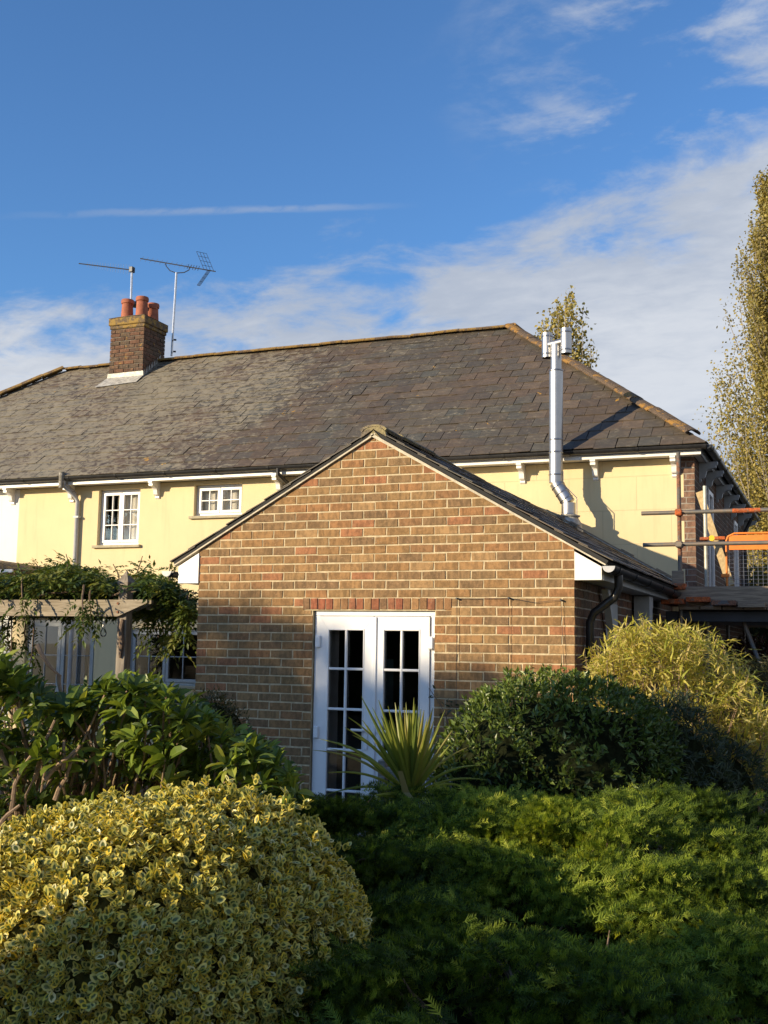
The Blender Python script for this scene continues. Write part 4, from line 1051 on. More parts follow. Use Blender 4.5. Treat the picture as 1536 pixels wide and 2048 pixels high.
# ------------------------------------------------------------------ scaffold
scf = thing('scaffold', (4.2, 4.0, 0), 'tube scaffold with a boarded platform at the right corner of the house', 'scaffold')
ys = 4.0; T_R = .0242
def stube(a, b, mat, name): return MB().tube([a, b], T_R, 14, cap=False).tube([A(a), A(b)], T_R * .8, 14, cap=True).build(name, M[mat], scf, smooth=40)
xs1 = U(1358, 1000, ys)[0]
stube((xs1, ys, 0), (xs1, ys, U(1358, 1112, ys)[2]), 'galv', 'standard'); stube((xs1, ys, U(1358, 1112, ys)[2]), (xs1, ys, U(1358, 905, ys)[2]), 'rust', 'standard')
for (py, mat, l0, l1) in ((1027, 'galv', 1283, 1700), (1090, 'galv', 1286, 1700)):
    a, b = U(l0, py, ys - .05), U(1520, py, ys - .05); z = a[2]
    stube((a[0], ys - .05, z), (b[0] + .12, ys - .05, z), mat, 'ledger')
    MB().bevbox(xs1 - .04, xs1 + .04, ys - .085, ys + .035, z - .038, z + .038, .012).tube([(xs1 + .03, ys - .11, z), (xs1 + .03, ys - .02, z)], .011, 6).build('coupler', M['oranged' if py < 1050 else 'galv'], scf)
    a2, b2_ = U(1465, py, ys - .05), U(1521, py, ys - .05)
    if py < 1050: MB().tube([(a2[0], ys - .05, z), (b2_[0], ys - .05, z)], T_R + .0012, 14).build('painted_sleeve', M['oranged'], scf)
    e = b[0] + .16
    stube((e, ys - .09, z - .0), (e, 13.5, z), 'rust' if py < 1050 else 'galv', 'ledger')
    MB().bevbox(e - .045, e + .045, ys - .09, ys + .03, z - .05, z + .03, .014).build('coupler', M['oranged'], scf)
xs2 = U(1410, 1000, 5.0)
stube((xs2[0], 5.0, 0), (xs2[0], 5.0, U(1410, 972, 5.0)[2]), 'palegalv', 'standard')
q = U(1424, 1077, 4.95)
MB().tube([q + A((0, -.05, 0)), q + A((0, .0, 0))], .036, 14).build('end_plug', M['yellow'], scf)
MB().bevbox(q[0] - .14, q[0] - .02, 4.9, 4.99, q[2] - .02, q[2] + .015, .006).bevbox(q[0] + .03, q[0] + .16, 4.9, 4.99, q[2] - .02, q[2] + .02, .006).build('swivel_coupler', M['oranged'], scf)
# leaning sawn timber
a, b = U(1399, 985, 5.6), U(1462, 1172, 4.9)
lt = thing('sawn_plank', tuple(b), 'pale sawn plank leaning diagonally against the pale scaffold pole', 'plank')
dvv = a - b; L = np.linalg.norm(dvv); dvv /= L; sv_ = np.cross(dvv, (0, -1, 0)); sv_ /= np.linalg.norm(sv_); nn = np.cross(dvv, sv_)
MB().extrude([(-.045, -.02), (.045, -.02), (.045, .02), (-.045, .02)], b, sv_, nn, dvv, L).build('board', M['newwood'], lt)
# platform boards running along the side wall, toe board and end boards
zb = U(1400, 1212, ys)[2]
xa = U(1357, 1190, ys)[0]
for i in range(5):
    x0_ = xa + .02 + i * .235
    MB().bevbox(x0_, x0_ + .225, ys - .12 - .03 * (i % 2), 13.2, zb - .045, zb - .007, .004).build('platform_board', M['board'], scf)
MB().bevbox(xa + .0, xa + 1.6, ys - .10, ys - .062, zb - .002, U(1400, 1174, ys)[2], .004).build('toe_board', M['board'], scf)
MB().bevbox(U(1345, 1150, ys)[0], xa + .07, ys - .055, ys - .02, zb + .02, U(1345, 1142, ys)[2], .003).build('toe_board', M['board'], scf)
MB().bevbox(xs1 - .07, xs1 + .07, ys - .13, ys + .0, U(1358, 1180, ys)[2], U(1358, 1168, ys)[2], .006).build('toe_board_clip', M['oranged'], scf)
for (p0_, p1_, py, mt_) in ((1322, 1368, 1200, 'oranged'), (1372, 1418, 1196, 'oranged'), (1422, 1472, 1203, 'rust'), (1476, 1530, 1207, 'board')):
    a, b = U(p0_, py, ys - .25), U(p1_, py + 4, ys - .25)
    MB().bevbox(a[0], b[0], ys - .27, ys + .6, b[2] - .02, a[2] + .012, .003).build('board_end', M[mt_], scf)
MB().bevbox(U(1330, 1220, ys)[0], xa + 1.6, ys + .05, 4.35, U(1400, 1243, ys)[2], U(1400, 1222, ys)[2], .004).bevbox(U(1330, 1220, ys)[0], xa + 1.6, 4.4, 6.5, U(1400, 1240, ys)[2], U(1400, 1226, ys)[2], .004).build('dark_underside', M['wire'], scf)  # dark strips standing in for the shaded underside of the platform
a, b = U(1488, 1246, 4.2), U(1536, 1370, 4.0); d_ = (b - a) / abs((b - a)[2])
stube(a + (a - b) * .2, a + d_ * a[2], 'galv', 'brace')
for (x, y) in ((xa + 1.15, 4.0), (xa + 1.15, 6.6), (xa + 1.15, 9.4), (xs2[0], 7.6), (xs2[0], 10.4)): stube((x, y, 0), (x, y, zb + 1.1), 'galv', 'standard')
# orange guard panel
gy = 4.25
a, b = U(1452, 1069, gy), U(1560, 1069, gy); zt, zm = a[2] + .01, U(1460, 1100, gy)[2]; zl_ = U(1460, 1172, gy)[2]
gp = thing('guard_panel', (a[0], gy, zl_), 'orange steel mesh guard panel hooked on the scaffold rails', 'guard panel')
R_ = .012
MB().tube([(a[0], gy, zl_), (a[0], gy, zt - .09), (a[0] + .02, gy, zt - .035), (a[0] + .09, gy, zt), (a[0] + 1.0, gy, zt), (a[0] + 1.08, gy, zt - .04), (a[0] + 1.1, gy, zt - .1), (a[0] + 1.1, gy, zl_)], R_, 8).build('frame', M['orange'], gp, smooth=50)
MB().bevbox(a[0] + .03, a[0] + 1.07, gy - .004, gy + .004, zm, zt - .02, .002).build('top_plate', M['orange'], gp)
mm = MB()
for i in range(21): mm.tube([(a[0] + .03 + .052 * i, gy, zl_), (a[0] + .03 + .052 * i, gy, zm)], .002, 4)
for i in range(9): mm.tube([(a[0] + .01, gy, zl_ + .03 + .045 * i), (a[0] + 1.09, gy, zl_ + .03 + .045 * i)], .002, 4) if zl_ + .03 + .045 * i < zm else None
mm.build('wire_mesh', M['alu'], gp)
MB().bevbox(a[0] - .06, a[0] + .03, gy - .03, gy + .03, zl_ + .10, zl_ + .14, .006).build('hook', M['orange'], gp)

# ------------------------------------------------------------------ pergola
pg = thing('pergola', (-1.36, .8, 0), 'weathered oak pergola with a pointed post cap left of the brick gable', 'pergola')
def beamprof(x0, x1, z0, z1, y, t, cut=0.0, mat='timber', nm='beam'):
    pr = [(x0, z0), (x1 - cut, z0), (x1, z1 - .035 if cut else z1), (x1, z1), (x0, z1)] if cut else [(x0, z0), (x1, z0), (x1, z1), (x0, z1)]
    return MB().extrude(pr, (0, y, 0), (1, 0, 0), (0, 0, 1), (0, 1, 0), t).build(nm, M[mat], pg)
bz0, bz1 = 2.03, 2.205
beamprof(-4.6, -1.045, bz0, bz1, .70, .045, .36)
beamprof(-4.6, -1.10, bz0, bz1, .86, .045, .34)
MB().bevbox(-1.435, -1.325, .746, .858, 0, 2.30, .006).build('post', M['postwood'], pg)
cap_ = MB().bevbox(-1.445, -1.315, .736, .868, 2.30, 2.335, .006).add([(-1.435, .746, 2.336), (-1.325, .746, 2.336), (-1.325, .858, 2.336), (-1.435, .858, 2.336), (-1.45, .731, 2.39), (-1.31, .731, 2.39), (-1.31, .873, 2.39), (-1.45, .873, 2.39), (-1.38, .802, 2.52)],
    [(0, 1, 5, 4), (1, 2, 6, 5), (2, 3, 7, 6), (3, 0, 4, 7), (4, 5, 8), (5, 6, 8), (6, 7, 8), (7, 4, 8)])
cap_.build('post_cap', M['postwood'], pg)
for z in (2.075, 2.165): MB().tube([(-1.40, .69, z), (-1.40, .70, z)], .013, 8).build('bolt', M['rust'], pg)
MB().bevbox(-4.5, -4.39, .746, .858, 0, 2.30, .006).build('post', M['postwood'], pg)
for i, x in enumerate(np.arange(-4.3, -.4, .62)):
    MB().extrude([(0.92, 0), (5.6 - .8, 0), (5.6 - .8, .10), (0.92, .10)], (x, .0, bz1 - .10), (0, 1, 0), (0, 0, 1), (1, 0, 0), .045).build('rafter', M['timber'], pg)
MB().box(-4.6, -.02, 2.9, 2.945, 2.055, 2.245 - .04).build('beam', M['timber'], pg)
MB().tube([(-1.36, .74, 2.0), (-1.37, .72, 1.9), (-1.35, .72, 1.75), (-1.37, .73, 1.6)], [.02, .028, .03, .012], 8).build('vine_stem', M['bark'], pg)
bp = U(207, 1262, .78)
bl = thing('light_bulb', tuple(bp + A((0, 0, .08))), 'clear light bulb hanging below the pergola beam', 'light bulb')
MB().lathe([(.004, .0), (.020, .003), (.032, .02), (.034, .04), (.026, .065), (.016, .085), (.014, .10)], (bp[0], bp[1], bp[2] - .06), 16).build('globe', M['bulb'], bl, smooth=60)
MB().lathe([(.014, 0), (.015, .03), (.010, .035), (.003, .09)], (bp[0], bp[1], bp[2] + .041), 12).build('socket', M['white'], bl, smooth=40)
MB().tube([(bp[0], bp[1], bp[2] + .12), (bp[0], bp[1], 2.03)], .003, 5).build('cord', M['wire'], bl)

# a lean-to roof edge at the far left and bay
ln = thing('porch_roof', tuple(U(5, 1140, 4.4)), 'edge of a small tiled porch roof at the left above the climber', 'roof')
a = U(30, 1138, 4.2)
MB().extrude([(0, 0), (-2.2, 0.0), (-2.2, .35), (-.30, .10)], (a[0], 4.2, a[2]), (1, 0, 0), (0, 0, 1), (0, 1, 0), 1.4).build('roof_slope', M['cap'], ln)
MB().box(a[0] - 2.2, a[0] - .02, 4.16, 4.19, a[2] - .05, a[2] - .005).build('fascia', M['white'], ln)

# bench and tub behind the shrubs
bn = thing('garden_bench', tuple(U(840, 1600, -1.2) * A((1, 1, 0))), 'weathered slatted wooden bench end showing behind the spiky cordyline', 'bench')
bx0, bx1 = U(758, 1550, -1.3)[0], U(912, 1550, -1.3)[0]; bzt = U(880, 1537, -1.3)[2]
for x in (bx0, bx1 - .06): MB().bevbox(x, x + .06, -1.33, -1.27, 0, bzt + (.04 if x == bx0 else 0), .006).build('post', M['benchwood'], bn)
MB().bevbox(bx0 + .06, bx1 - .06, -1.325, -1.285, bzt - .085, bzt - .01, .006).build('top_rail', M['benchwood'], bn)
MB().bevbox(bx0 + .06, bx1 - .06, -1.325, -1.285, .40, .46, .006).build('lower_rail', M['benchwood'], bn)
nsl = 9
for i in range(nsl):
    x = bx0 + .09 + (bx1 - bx0 - .22) * i / (nsl - 1); MB().bevbox(x, x + .035, -1.315, -1.295, .46, bzt - .086, .003).build('slat', M['benchwood'], bn)
for i in range(4): MB().bevbox(bx0, bx1, -1.75 + .11 * i, -1.66 + .11 * i, .42, .445, .004).build('seat_slat', M['benchwood'], bn)
tb = U(498, 1545, -1.9)
tub = thing('wooden_tub', (tb[0], tb[1], 0), 'grey wooden planter tub half hidden behind the rhododendron', 'planter')
for i in range(14):
    t0 = 2 * math.pi * i / 14; t1 = 2 * math.pi * (i + .94) / 14; r1, r2 = .22, .25
    vs = [(tb[0] + r * math.cos(t), tb[1] + r * math.sin(t), z) for z, rr in ((0.3, r1), (tb[2], r2)) for r in (rr, rr - .02) for t in (t0, t1)]
    MB().add(vs, [(0, 1, 5, 4), (2, 6, 7, 3), (4, 5, 7, 6), (0, 2, 3, 1), (1, 3, 7, 5), (0, 4, 6, 2)]).build('stave', M['benchwood'], tub)
for z in (.42, tb[2] - .12): MB().lathe([(.235 + .02 * (z - .3), 0), (.245 + .03 * (z - .3), .0), (.25 + .03 * (z - .3), .03), (.235 + .02 * (z - .3), .03)], (tb[0], tb[1], z), 20).build('hoop', M['wire'], tub)
#@@FOLIAGE@@
# ------------------------------------------------------------------ vegetation
def unit(a): return a / (np.linalg.norm(a, axis=-1, keepdims=True) + 1e-9)
def rdir(n, g=rng): return unit(g.normal(size=(n, 3)))


def fan_leaf(outline, centre, droop=0.15, cup=0.12):
    """outline points (x, y) counter-clockwise from the base; fan triangles from spine points"""
    V = [(x, y, cup * abs(x) * 2 - droop * y * y) for x, y in outline] + [(x, y, -droop * y * y - 0.0) for x, y in centre]
    return V


OVAL_V = fan_leaf([(0, 0), (.24, .22), (.31, .55), (.20, .85), (0, 1), (-.20, .85), (-.31, .55), (-.24, .22)], [(0, .52)], .12, .07)
OVAL = dict(V=A(OVAL_V), T=A([(8, i, (i + 1) % 8) for i in range(8)]), e=A([1.] * 8 + [0.]))
LONG_V = fan_leaf([(0, 0), (.13, .22), (.175, .5), (.13, .8), (0, 1), (-.13, .8), (-.175, .5), (-.13, .22)], [(0, .22), (0, .5), (0, .8)], .30, .30)
LONG = dict(V=A(LONG_V), T=A([(0, 1, 8), (0, 8, 7), (1, 2, 9), (1, 9, 8), (7, 8, 9), (7, 9, 6), (2, 3, 10), (2, 10, 9), (6, 9, 10), (6, 10, 5), (3, 4, 10), (4, 5, 10)]), e=A([0., .9, 1, .9, 0, .9, 1, .9, 0, 0, 0]))
RHOM = dict(V=A([(0, 0, 0), (.2, .45, .05), (0, 1, -.12), (-.2, .45, .05), (0, .45, -.02)]), T=A([(0, 1, 4), (1, 2, 4), (2, 3, 4), (3, 0, 4)]), e=A([.0, 1, 0, 1, 0]))
LANCE = dict(V=A([(0, 0, 0), (.055, .35, .03), (0, 1, -.3), (-.055, .35, .03), (0, .35, 0.0)]), T=A([(0, 1, 4), (1, 2, 4), (2, 3, 4), (3, 0, 4)]), e=A([0., 1, 0, 1, 0]))
DIAM = dict(V=A([(0, 0, 0), (.36, .5, .08), (0, 1, 0), (-.36, .5, .08)]), T=A([(0, 1, 2), (0, 2, 3)]), e=A([1.] * 4))
def spray_tm(n=6, seed=2):
    r = random.Random(seed); V, T = [], []
    def tri(a, b, c):
        k = len(V); V.extend([a, b, c]); T.append((k, k + 1, k + 2))
    tri((-.02, 0, 0), (.02, 0, 0), (0, 1, .02))
    for i in range(n):
        t = .12 + .78 * i / n
        for s in (-1, 1):
            L = (.42 - .25 * t) * r.uniform(.8, 1.2); z = r.uniform(-.12, .16)
            tri((0, t, 0), (0, t + .10, .0), (s * L * .75, t + L * .85, z))
            if i % 2: tri((0, t, 0), (0, t + .08, .0), (s * L * .2, t + L * .7, r.uniform(.12, .3)))
    return dict(V=A(V), T=A(T), e=np.ones(len(V)))
SPRAY = spray_tm()


def foliage(parent, P, d, nrm, size, tm, palette, mat, singles=0, name='leaf', rest='foliage', pidx=None, width=1.0, score=None):
    n = len(P); P = np.asarray(P, float); d = unit(d); x = unit(np.cross(d, nrm)); z = np.cross(x, d)
    size = np.broadcast_to(np.asarray(size, float), (n,)); palette = A(palette)
    if pidx is None: pidx = rng.integers(0, len(palette), n)
    o0 = org(parent); order = np.arange(n)
    if singles:
        sx, sy, w = scr(P.copy()) if False else (768 + F_PX * ((P - CAM) @ cr) / ((P - CAM) @ cf), 1024 - F_PX * ((P - CAM) @ cu) / ((P - CAM) @ cf), (P - CAM) @ cf)
        inside = (sx > 0) & (sx < 1536) & (sy > 0) & (sy < 2048)
        s = inside * 1000 + size / w * 1000
        s = s - (score if score is not None else 0)
        order = np.argsort(-s)
        tms = [Tmpl(name, tm['V'] * A((width, 1, 1)), tm['T'], mat, tm['e']) for _ in range(1)]
        for i in order[:singles]:
            o = link_mesh(name, tms[0].mesh(palette[pidx[i]]), parent)
            b = np.eye(4); b[:3, 0] = x[i] * size[i]; b[:3, 1] = d[i] * size[i]; b[:3, 2] = z[i] * size[i]; b[:3, 3] = P[i] - o0
            o.matrix_local = Matrix(b.tolist())
        order = order[singles:]
        if len(order) == 0: return
    k = len(tm['V']); V = tm['V'] * A((width, 1, 1))
    S_ = size[order][:, None, None]
    W = (V[None, :, 0:1] * x[order][:, None, :] + V[None, :, 1:2] * d[order][:, None, :] + V[None, :, 2:3] * z[order][:, None, :]) * S_ + (P[order] - o0)[:, None, :]
    T = (tm['T'][None] + (np.arange(len(order)) * k)[:, None, None]).reshape(-1, 3)
    tint = np.repeat(palette[pidx[order]] * rng.uniform(.85, 1.15, (len(order), 1)), k, 0)
    me = np_mesh(rest, W.reshape(-1, 3), T, mat, tint, np.tile(tm['e'], len(order)))
    return tag(link_mesh(rest, me, parent), kind='stuff')


def vnoise(P, f, seed=0):
    """cheap smooth noise, sum of sines"""
    r = np.random.default_rng(seed); o = 0
    for i in range(6):
        k = r.normal(size=3) * f * (1 + i * .5); o = o + np.sin(P @ k + r.uniform(0, 6.28)) / (1 + i * .5)
    return o / 2.6


def blob_pts(c, rad, n, expo=2.0, shell=(.86, 1.0), noise=.08, nf=3.0, seed=0, zmin=-9):
    """points near the surface of a lumpy superellipsoid, with outward normals"""
    r = np.random.default_rng(seed); u = unit(r.normal(size=(n, 3)))
    k = (np.abs(u) ** expo).sum(1) ** (-1 / expo)
    q = u * k[:, None]
    q = q * (1 + noise * vnoise(q * A(rad) * 1.0 + A(c), nf, seed))[:, None]
    s = r.uniform(shell[0] ** 3, shell[1] ** 3, n) ** (1 / 3)
    P = A(c) + q * s[:, None] * A(rad)
    N = unit(np.sign(u) * np.abs(u * k[:, None]) ** (expo - 1) / A(rad))
    m = P[:, 2] > zmin
    return P[m], N[m], s[m]


def core_blob(parent, c, rad, expo, mat, noise=.08, nf=3.0, seed=0, scale=.8, zmin=0.02, name='inner_shade'):
    """opaque dark core standing in for the shade inside a dense shrub"""
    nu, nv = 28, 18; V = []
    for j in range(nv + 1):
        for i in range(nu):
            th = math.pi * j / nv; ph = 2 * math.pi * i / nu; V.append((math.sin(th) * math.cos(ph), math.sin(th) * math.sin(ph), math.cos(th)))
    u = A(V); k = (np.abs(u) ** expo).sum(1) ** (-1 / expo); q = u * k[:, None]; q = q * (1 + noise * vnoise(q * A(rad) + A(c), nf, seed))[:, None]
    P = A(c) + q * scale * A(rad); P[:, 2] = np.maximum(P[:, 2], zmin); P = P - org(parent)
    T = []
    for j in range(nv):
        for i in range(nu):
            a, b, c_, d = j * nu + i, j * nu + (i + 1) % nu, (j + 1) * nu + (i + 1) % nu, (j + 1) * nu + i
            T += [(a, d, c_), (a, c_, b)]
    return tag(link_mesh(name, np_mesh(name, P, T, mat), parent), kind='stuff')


def branches(parent, base, tips, mat, r0_=.02, r1_=.004, name='branch', bend=.12, n=5, joined=True, seed=0):
    rr = random.Random(seed); m = MB()
    for b, t in zip(base, tips):
        b, t = A(b, float), A(t, float); L = np.linalg.norm(t - b); pts = []; off = A([rr.gauss(0, 1) for _ in range(3)]) * L * bend
        for k in range(5):
            s = k / 4; pts.append(b + (t - b) * s + off * math.sin(math.pi * s) + A([rr.gauss(0, .012) for _ in range(3)]) * L * (0 < k < 4))
        m.tube(pts, [r0_ + (r1_ - r0_) * k / 4 for k in range(5)], n, cap=False)
    return m.build(name, mat, parent)


# --- variegated euonymus, bottom left
ec = A((3.04, -5.42, 0.42)); er = A((0.79, 0.86, 0.745))
EU = DD(300, 1900, 4.2); ec[0], ec[1] = EU[0], EU[1]
eu = thing('euonymus_bush', (ec[0], ec[1], 0), 'big clipped dome of yellow edged variegated leaves in the bottom left corner', 'shrub')
P, N, s = blob_pts(ec, er, 18500, 2.5, (.90, 1.0), .060, 3.4, 5, .05)
vis = (N @ (CAM - ec) > -.45 * np.linalg.norm(CAM - ec)) | (rng.random(len(P)) < .3); P, N, s = P[vis], N[vis], s[vis]
ax = unit(N + rng.normal(size=N.shape) * .34 + A((0, 0, .35)))
Pl, dl, nl, sl_, il = [], [], [], [], []
SH = np.where(rng.random(len(P)) < .05, rng.uniform(.015, .06, len(P)), 0)
for k in range(7):
    t = unit(np.cross(ax, rdir(len(P)))); op = rng.uniform(.35, 1.15, (len(P), 1)); dd = unit(ax * np.cos(op) + t * np.sin(op))
    Pl.append(P + dd * .004 + ax * (rng.uniform(-.012, .01, (len(P), 1)) + SH[:, None])); dl.append(dd); nl.append(unit(ax * 1.0 + rng.normal(size=P.shape) * .35)); sl_.append(rng.uniform(.018, .042, len(P)))
    il.append((np.clip(vnoise(P, 2.2, 3) * 1.4 + rng.normal(size=len(P)) * 1.3 + 3.2, 0, 6.9)).astype(int))
EUP = [(.54, .51, .16), (.66, .59, .15), (.74, .63, .16), (.79, .59, .08), (.82, .69, .20), (.87, .79, .42), (.74, .50, .05)]
foliage(eu, np.concatenate(Pl), np.concatenate(dl), np.concatenate(nl), np.concatenate(sl_), OVAL, EUP, M['euo'], 300, pidx=np.concatenate(il))
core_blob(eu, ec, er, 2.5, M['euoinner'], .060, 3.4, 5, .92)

# --- spreading juniper, bottom right
jun = thing('juniper', (4.6, -3.9, 0), 'low spreading dark green juniper filling the bottom right of the garden', 'shrub')
jr = np.random.default_rng(21)
Pj, dj, nj, sj, ij = [], [], [], [], []
fh = unit(A((cf[0], cf[1], 0))); rh = unit(A((cr[0], cr[1], 0)))
stems = []
def zj(dist, px=0):
    lo = np.interp(dist, [3.0, 3.4, 4.2, 5.0, 6.2, 6.8], [.50, .62, .77, .885, .975, .90]); hi = np.interp(dist, [3.0, 3.4, 4.2, 4.7, 5.0, 5.5, 6.2, 6.8], [.46, .60, .71, .75, .86, .975, .985, .90])
    return lo + (hi - lo) * np.clip((px - 820) / 120, 0, 1)
NP = 760
pads = []
while len(pads) < 92:
    dist = jr.uniform(3.15, 6.5); px = jr.uniform(530, 1690)
    if dist < 4.7 and px < 700: continue
    pads.append((px, dist, jr.normal(0, .8), jr.normal(0, .045)))
for i in range(NP):
    pp = pads[i % len(pads)]; dist = pp[1] + jr.normal(0, .07); px = pp[0] + jr.normal(0, 42) * 4.5 / dist
    base = DD(px, 1500, dist); top = zj(dist, px) + pp[3] + vnoise(A([[pp[0] * .007, pp[1] * 2.4, 0]]), 1.4, 4)[0] * .05
    if px > 1400: top -= (px - 1400) * .0004
    layer = jr.random(); z = top - .02 - (layer ** 2.2) * .22
    az = pp[2] + jr.normal(0, .55); dirh = unit(-fh * math.cos(az) + rh * math.sin(az) + 0)
    if jr.random() < .3: dirh = unit(fh * .3 + rh * jr.normal(0, 1))
    up = jr.uniform(.02, .45); ax = unit(dirh + A((0, 0, up))); L = jr.uniform(.22, .46); wd = jr.uniform(.07, .13)
    sd = unit(np.cross(ax, A((0, 0, 1.)))); un = np.cross(sd, ax)
    st0 = A((base[0], base[1], z)) - ax * L * .6; m = int(L * 185)
    t = jr.uniform(0, 1, m) ** .8; u = jr.uniform(-1, 1, m); wv = wd * (np.sin(np.minimum(t * 1.25, 1) * 2.4) * .8 + .25)
    p = st0 + ax * (t * L)[:, None] + sd * (u * wv)[:, None] + un * (-(u ** 2) * .04 - t ** 2 * .07 + jr.normal(0, .014, m))[:, None]
    d_ = unit(ax * 1.0 + sd * (u * .9)[:, None] + un * (jr.normal(.22, .28, m) - t * .25)[:, None])
    Pj.append(p); dj.append(d_); nj.append(unit(un + A((-.63, -.777, 0)) * 1.0 + jr.normal(0, .4, (m, 3)))); sj.append(jr.uniform(.045, .088, m))
    ij.append(np.clip(jr.normal(1.5 + vnoise(p, .9, 8) * 1.2, .8, m), 0, 3.9).astype(int))
    if i % 3 == 0: stems.append((st0 - ax * .2 - A((0, 0, .30)), st0 + ax * L * .25 - A((0, 0, .06))))
JP = [(.050, .085, .016), (.125, .185, .022), (.30, .37, .045), (.50, .54, .085)]
foliage(jun, np.concatenate(Pj), np.concatenate(dj), np.concatenate(nj), np.concatenate(sj), SPRAY, JP, M['juniper'], 0, pidx=np.concatenate(ij), rest='foliage')
branches(jun, [a for a, b in stems], [b for a, b in stems], M['bark'], .012, .003, 'branch', .06, 5)
# dark sheet under the sprays, standing in for the shade between them
dark_sheet = MB(); nx_, ny_ = 30, 16; grid = []
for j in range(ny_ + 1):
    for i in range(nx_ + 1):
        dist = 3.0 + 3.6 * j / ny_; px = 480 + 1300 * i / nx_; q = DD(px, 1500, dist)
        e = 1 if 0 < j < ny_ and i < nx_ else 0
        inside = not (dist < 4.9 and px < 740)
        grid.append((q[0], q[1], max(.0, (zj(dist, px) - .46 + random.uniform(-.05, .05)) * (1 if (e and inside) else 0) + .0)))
dark_sheet.add(grid, [(j * (nx_ + 1) + i, j * (nx_ + 1) + i + 1, (j + 1) * (nx_ + 1) + i + 1, (j + 1) * (nx_ + 1) + i) for j in range(ny_) for i in range(nx_)])
dark_sheet.build('inner_shade', M['inner'], jun, kind='stuff')

# --- rhododendron, left
rho = thing('rhododendron', tuple(DD(220, 1500, 6.0) * A((1, 1, 0))), 'rhododendron with long leathery leaves in whorls below the pergola', 'shrub')
rr_ = np.random.default_rng(5)
top_x = [-80, 0, 60, 110, 170, 230, 290, 340, 390, 450, 520, 580, 615]; top_y = [1300, 1310, 1345, 1400, 1385, 1345, 1345, 1375, 1400, 1440, 1475, 1530, 1600]
W_, WD, WS, WI = [], [], [], []
for i in range(520):
    px = rr_.uniform(-90, 590); ty = np.interp(px, top_x, top_y); f = rr_.random() ** 1.5
    if rr_.random() < .32: f *= .12
    py = ty + 22 + f * (1690 - ty); dist = rr_.uniform(5.0, 6.7) if f > .1 else rr_.uniform(5.1, 6.2)
    if f > .25 and rr_.random() < .45: dist = rr_.uniform(5.0, 5.5)
    p = DD(px, py, dist); W_.append(p)
    WD.append(unit(A((0, 0, rr_.uniform(.35, .9))) + A((-.63, -.777, 0)) * rr_.uniform(.1, .9) + rdir(1, rr_)[0] * .35)); WS.append(rr_.uniform(.065, .118) * (1 if px < 430 else .85))
    WI.append(rr_.integers(0, 5))
W_, WD = A(W_), A(WD)
Pl, dl, nl, sz, pi_ = [], [], [], [], []
for i in range(len(W_)):
    nlv = rr_.integers(8, 14); ax = WD[i]; t0 = unit(np.cross(ax, rdir(1, rr_)[0])); b0_ = np.cross(ax, t0)
    for k in range(nlv):
        an = 2 * math.pi * k / nlv + rr_.normal(0, .2); op = rr_.uniform(.65, 1.75) if k % 3 else rr_.uniform(.4, .9)
        d_ = unit(ax * math.cos(op) + (t0 * math.cos(an) + b0_ * math.sin(an)) * math.sin(op) + A((0, 0, -.10)))
        Pl.append(W_[i] + d_ * .012 + ax * rr_.uniform(-.03, .01)); dl.append(d_); nl.append(unit(ax + A((0, 0, .35)) + rr_.normal(size=3) * .2)); sz.append(WS[i] * rr_.uniform(.75, 1.15)); pi_.append(min(4, max(0, int(WI[i] + rr_.normal(0, .8)))))
RP = [(.085, .125, .025), (.13, .185, .030), (.19, .26, .038), (.28, .34, .05), (.38, .40, .08)]
foliage(rho, Pl, dl, nl, sz, LONG, RP, M['rho'], 300, pidx=A(pi_), width=1.3)
rb = [DD(x, 1620, d_) * A((1, 1, 0)) for x, d_ in ((60, 5.9), (200, 5.9), (330, 6.1), (430, 6.3))]
bs, ts = [], []
for i in range(0, len(W_), 2):
    b = rb[int(np.argmin([np.linalg.norm((W_[i] - q)[:2]) for q in rb]))]; f = rr_.uniform(.25, .7)
    mid = b * (1 - f) + W_[i] * A((1, 1, .9)) * f + A((0, 0, .12)); bs.append(mid); ts.append(W_[i])
    if i % 8 == 0: bs.append(b); ts.append(mid)
branches(rho, bs, ts, M['palebark'], .011, .004, 'branch', .10, 6)
# pale bare twigs showing at the left
bs, ts = [], []
for (x0, y0_, x1, y1_, d_) in ((20, 1640, 70, 1500, 5.0), (70, 1560, 110, 1440, 5.05), (110, 1600, 160, 1490, 5.05), (90, 1560, 150, 1500, 5.0), (0, 1500, 30, 1560, 5.1), (125, 1540, 128, 1480, 5.05), (0, 1650, 40, 1610, 4.95), (75, 1290, 118, 1350, 5.3), (118, 1350, 125, 1400, 5.3)):
    bs.append(DD(x0, y0_, d_)); ts.append(DD(x1, y1_, d_))
for b_, t_ in list(zip(bs, ts))[:9]: branches(rho, [b_], [t_], M['palebark'], .012, .006, 'bare_branch', .05, 6, seed=int(b_[0] * 1000) % 97)

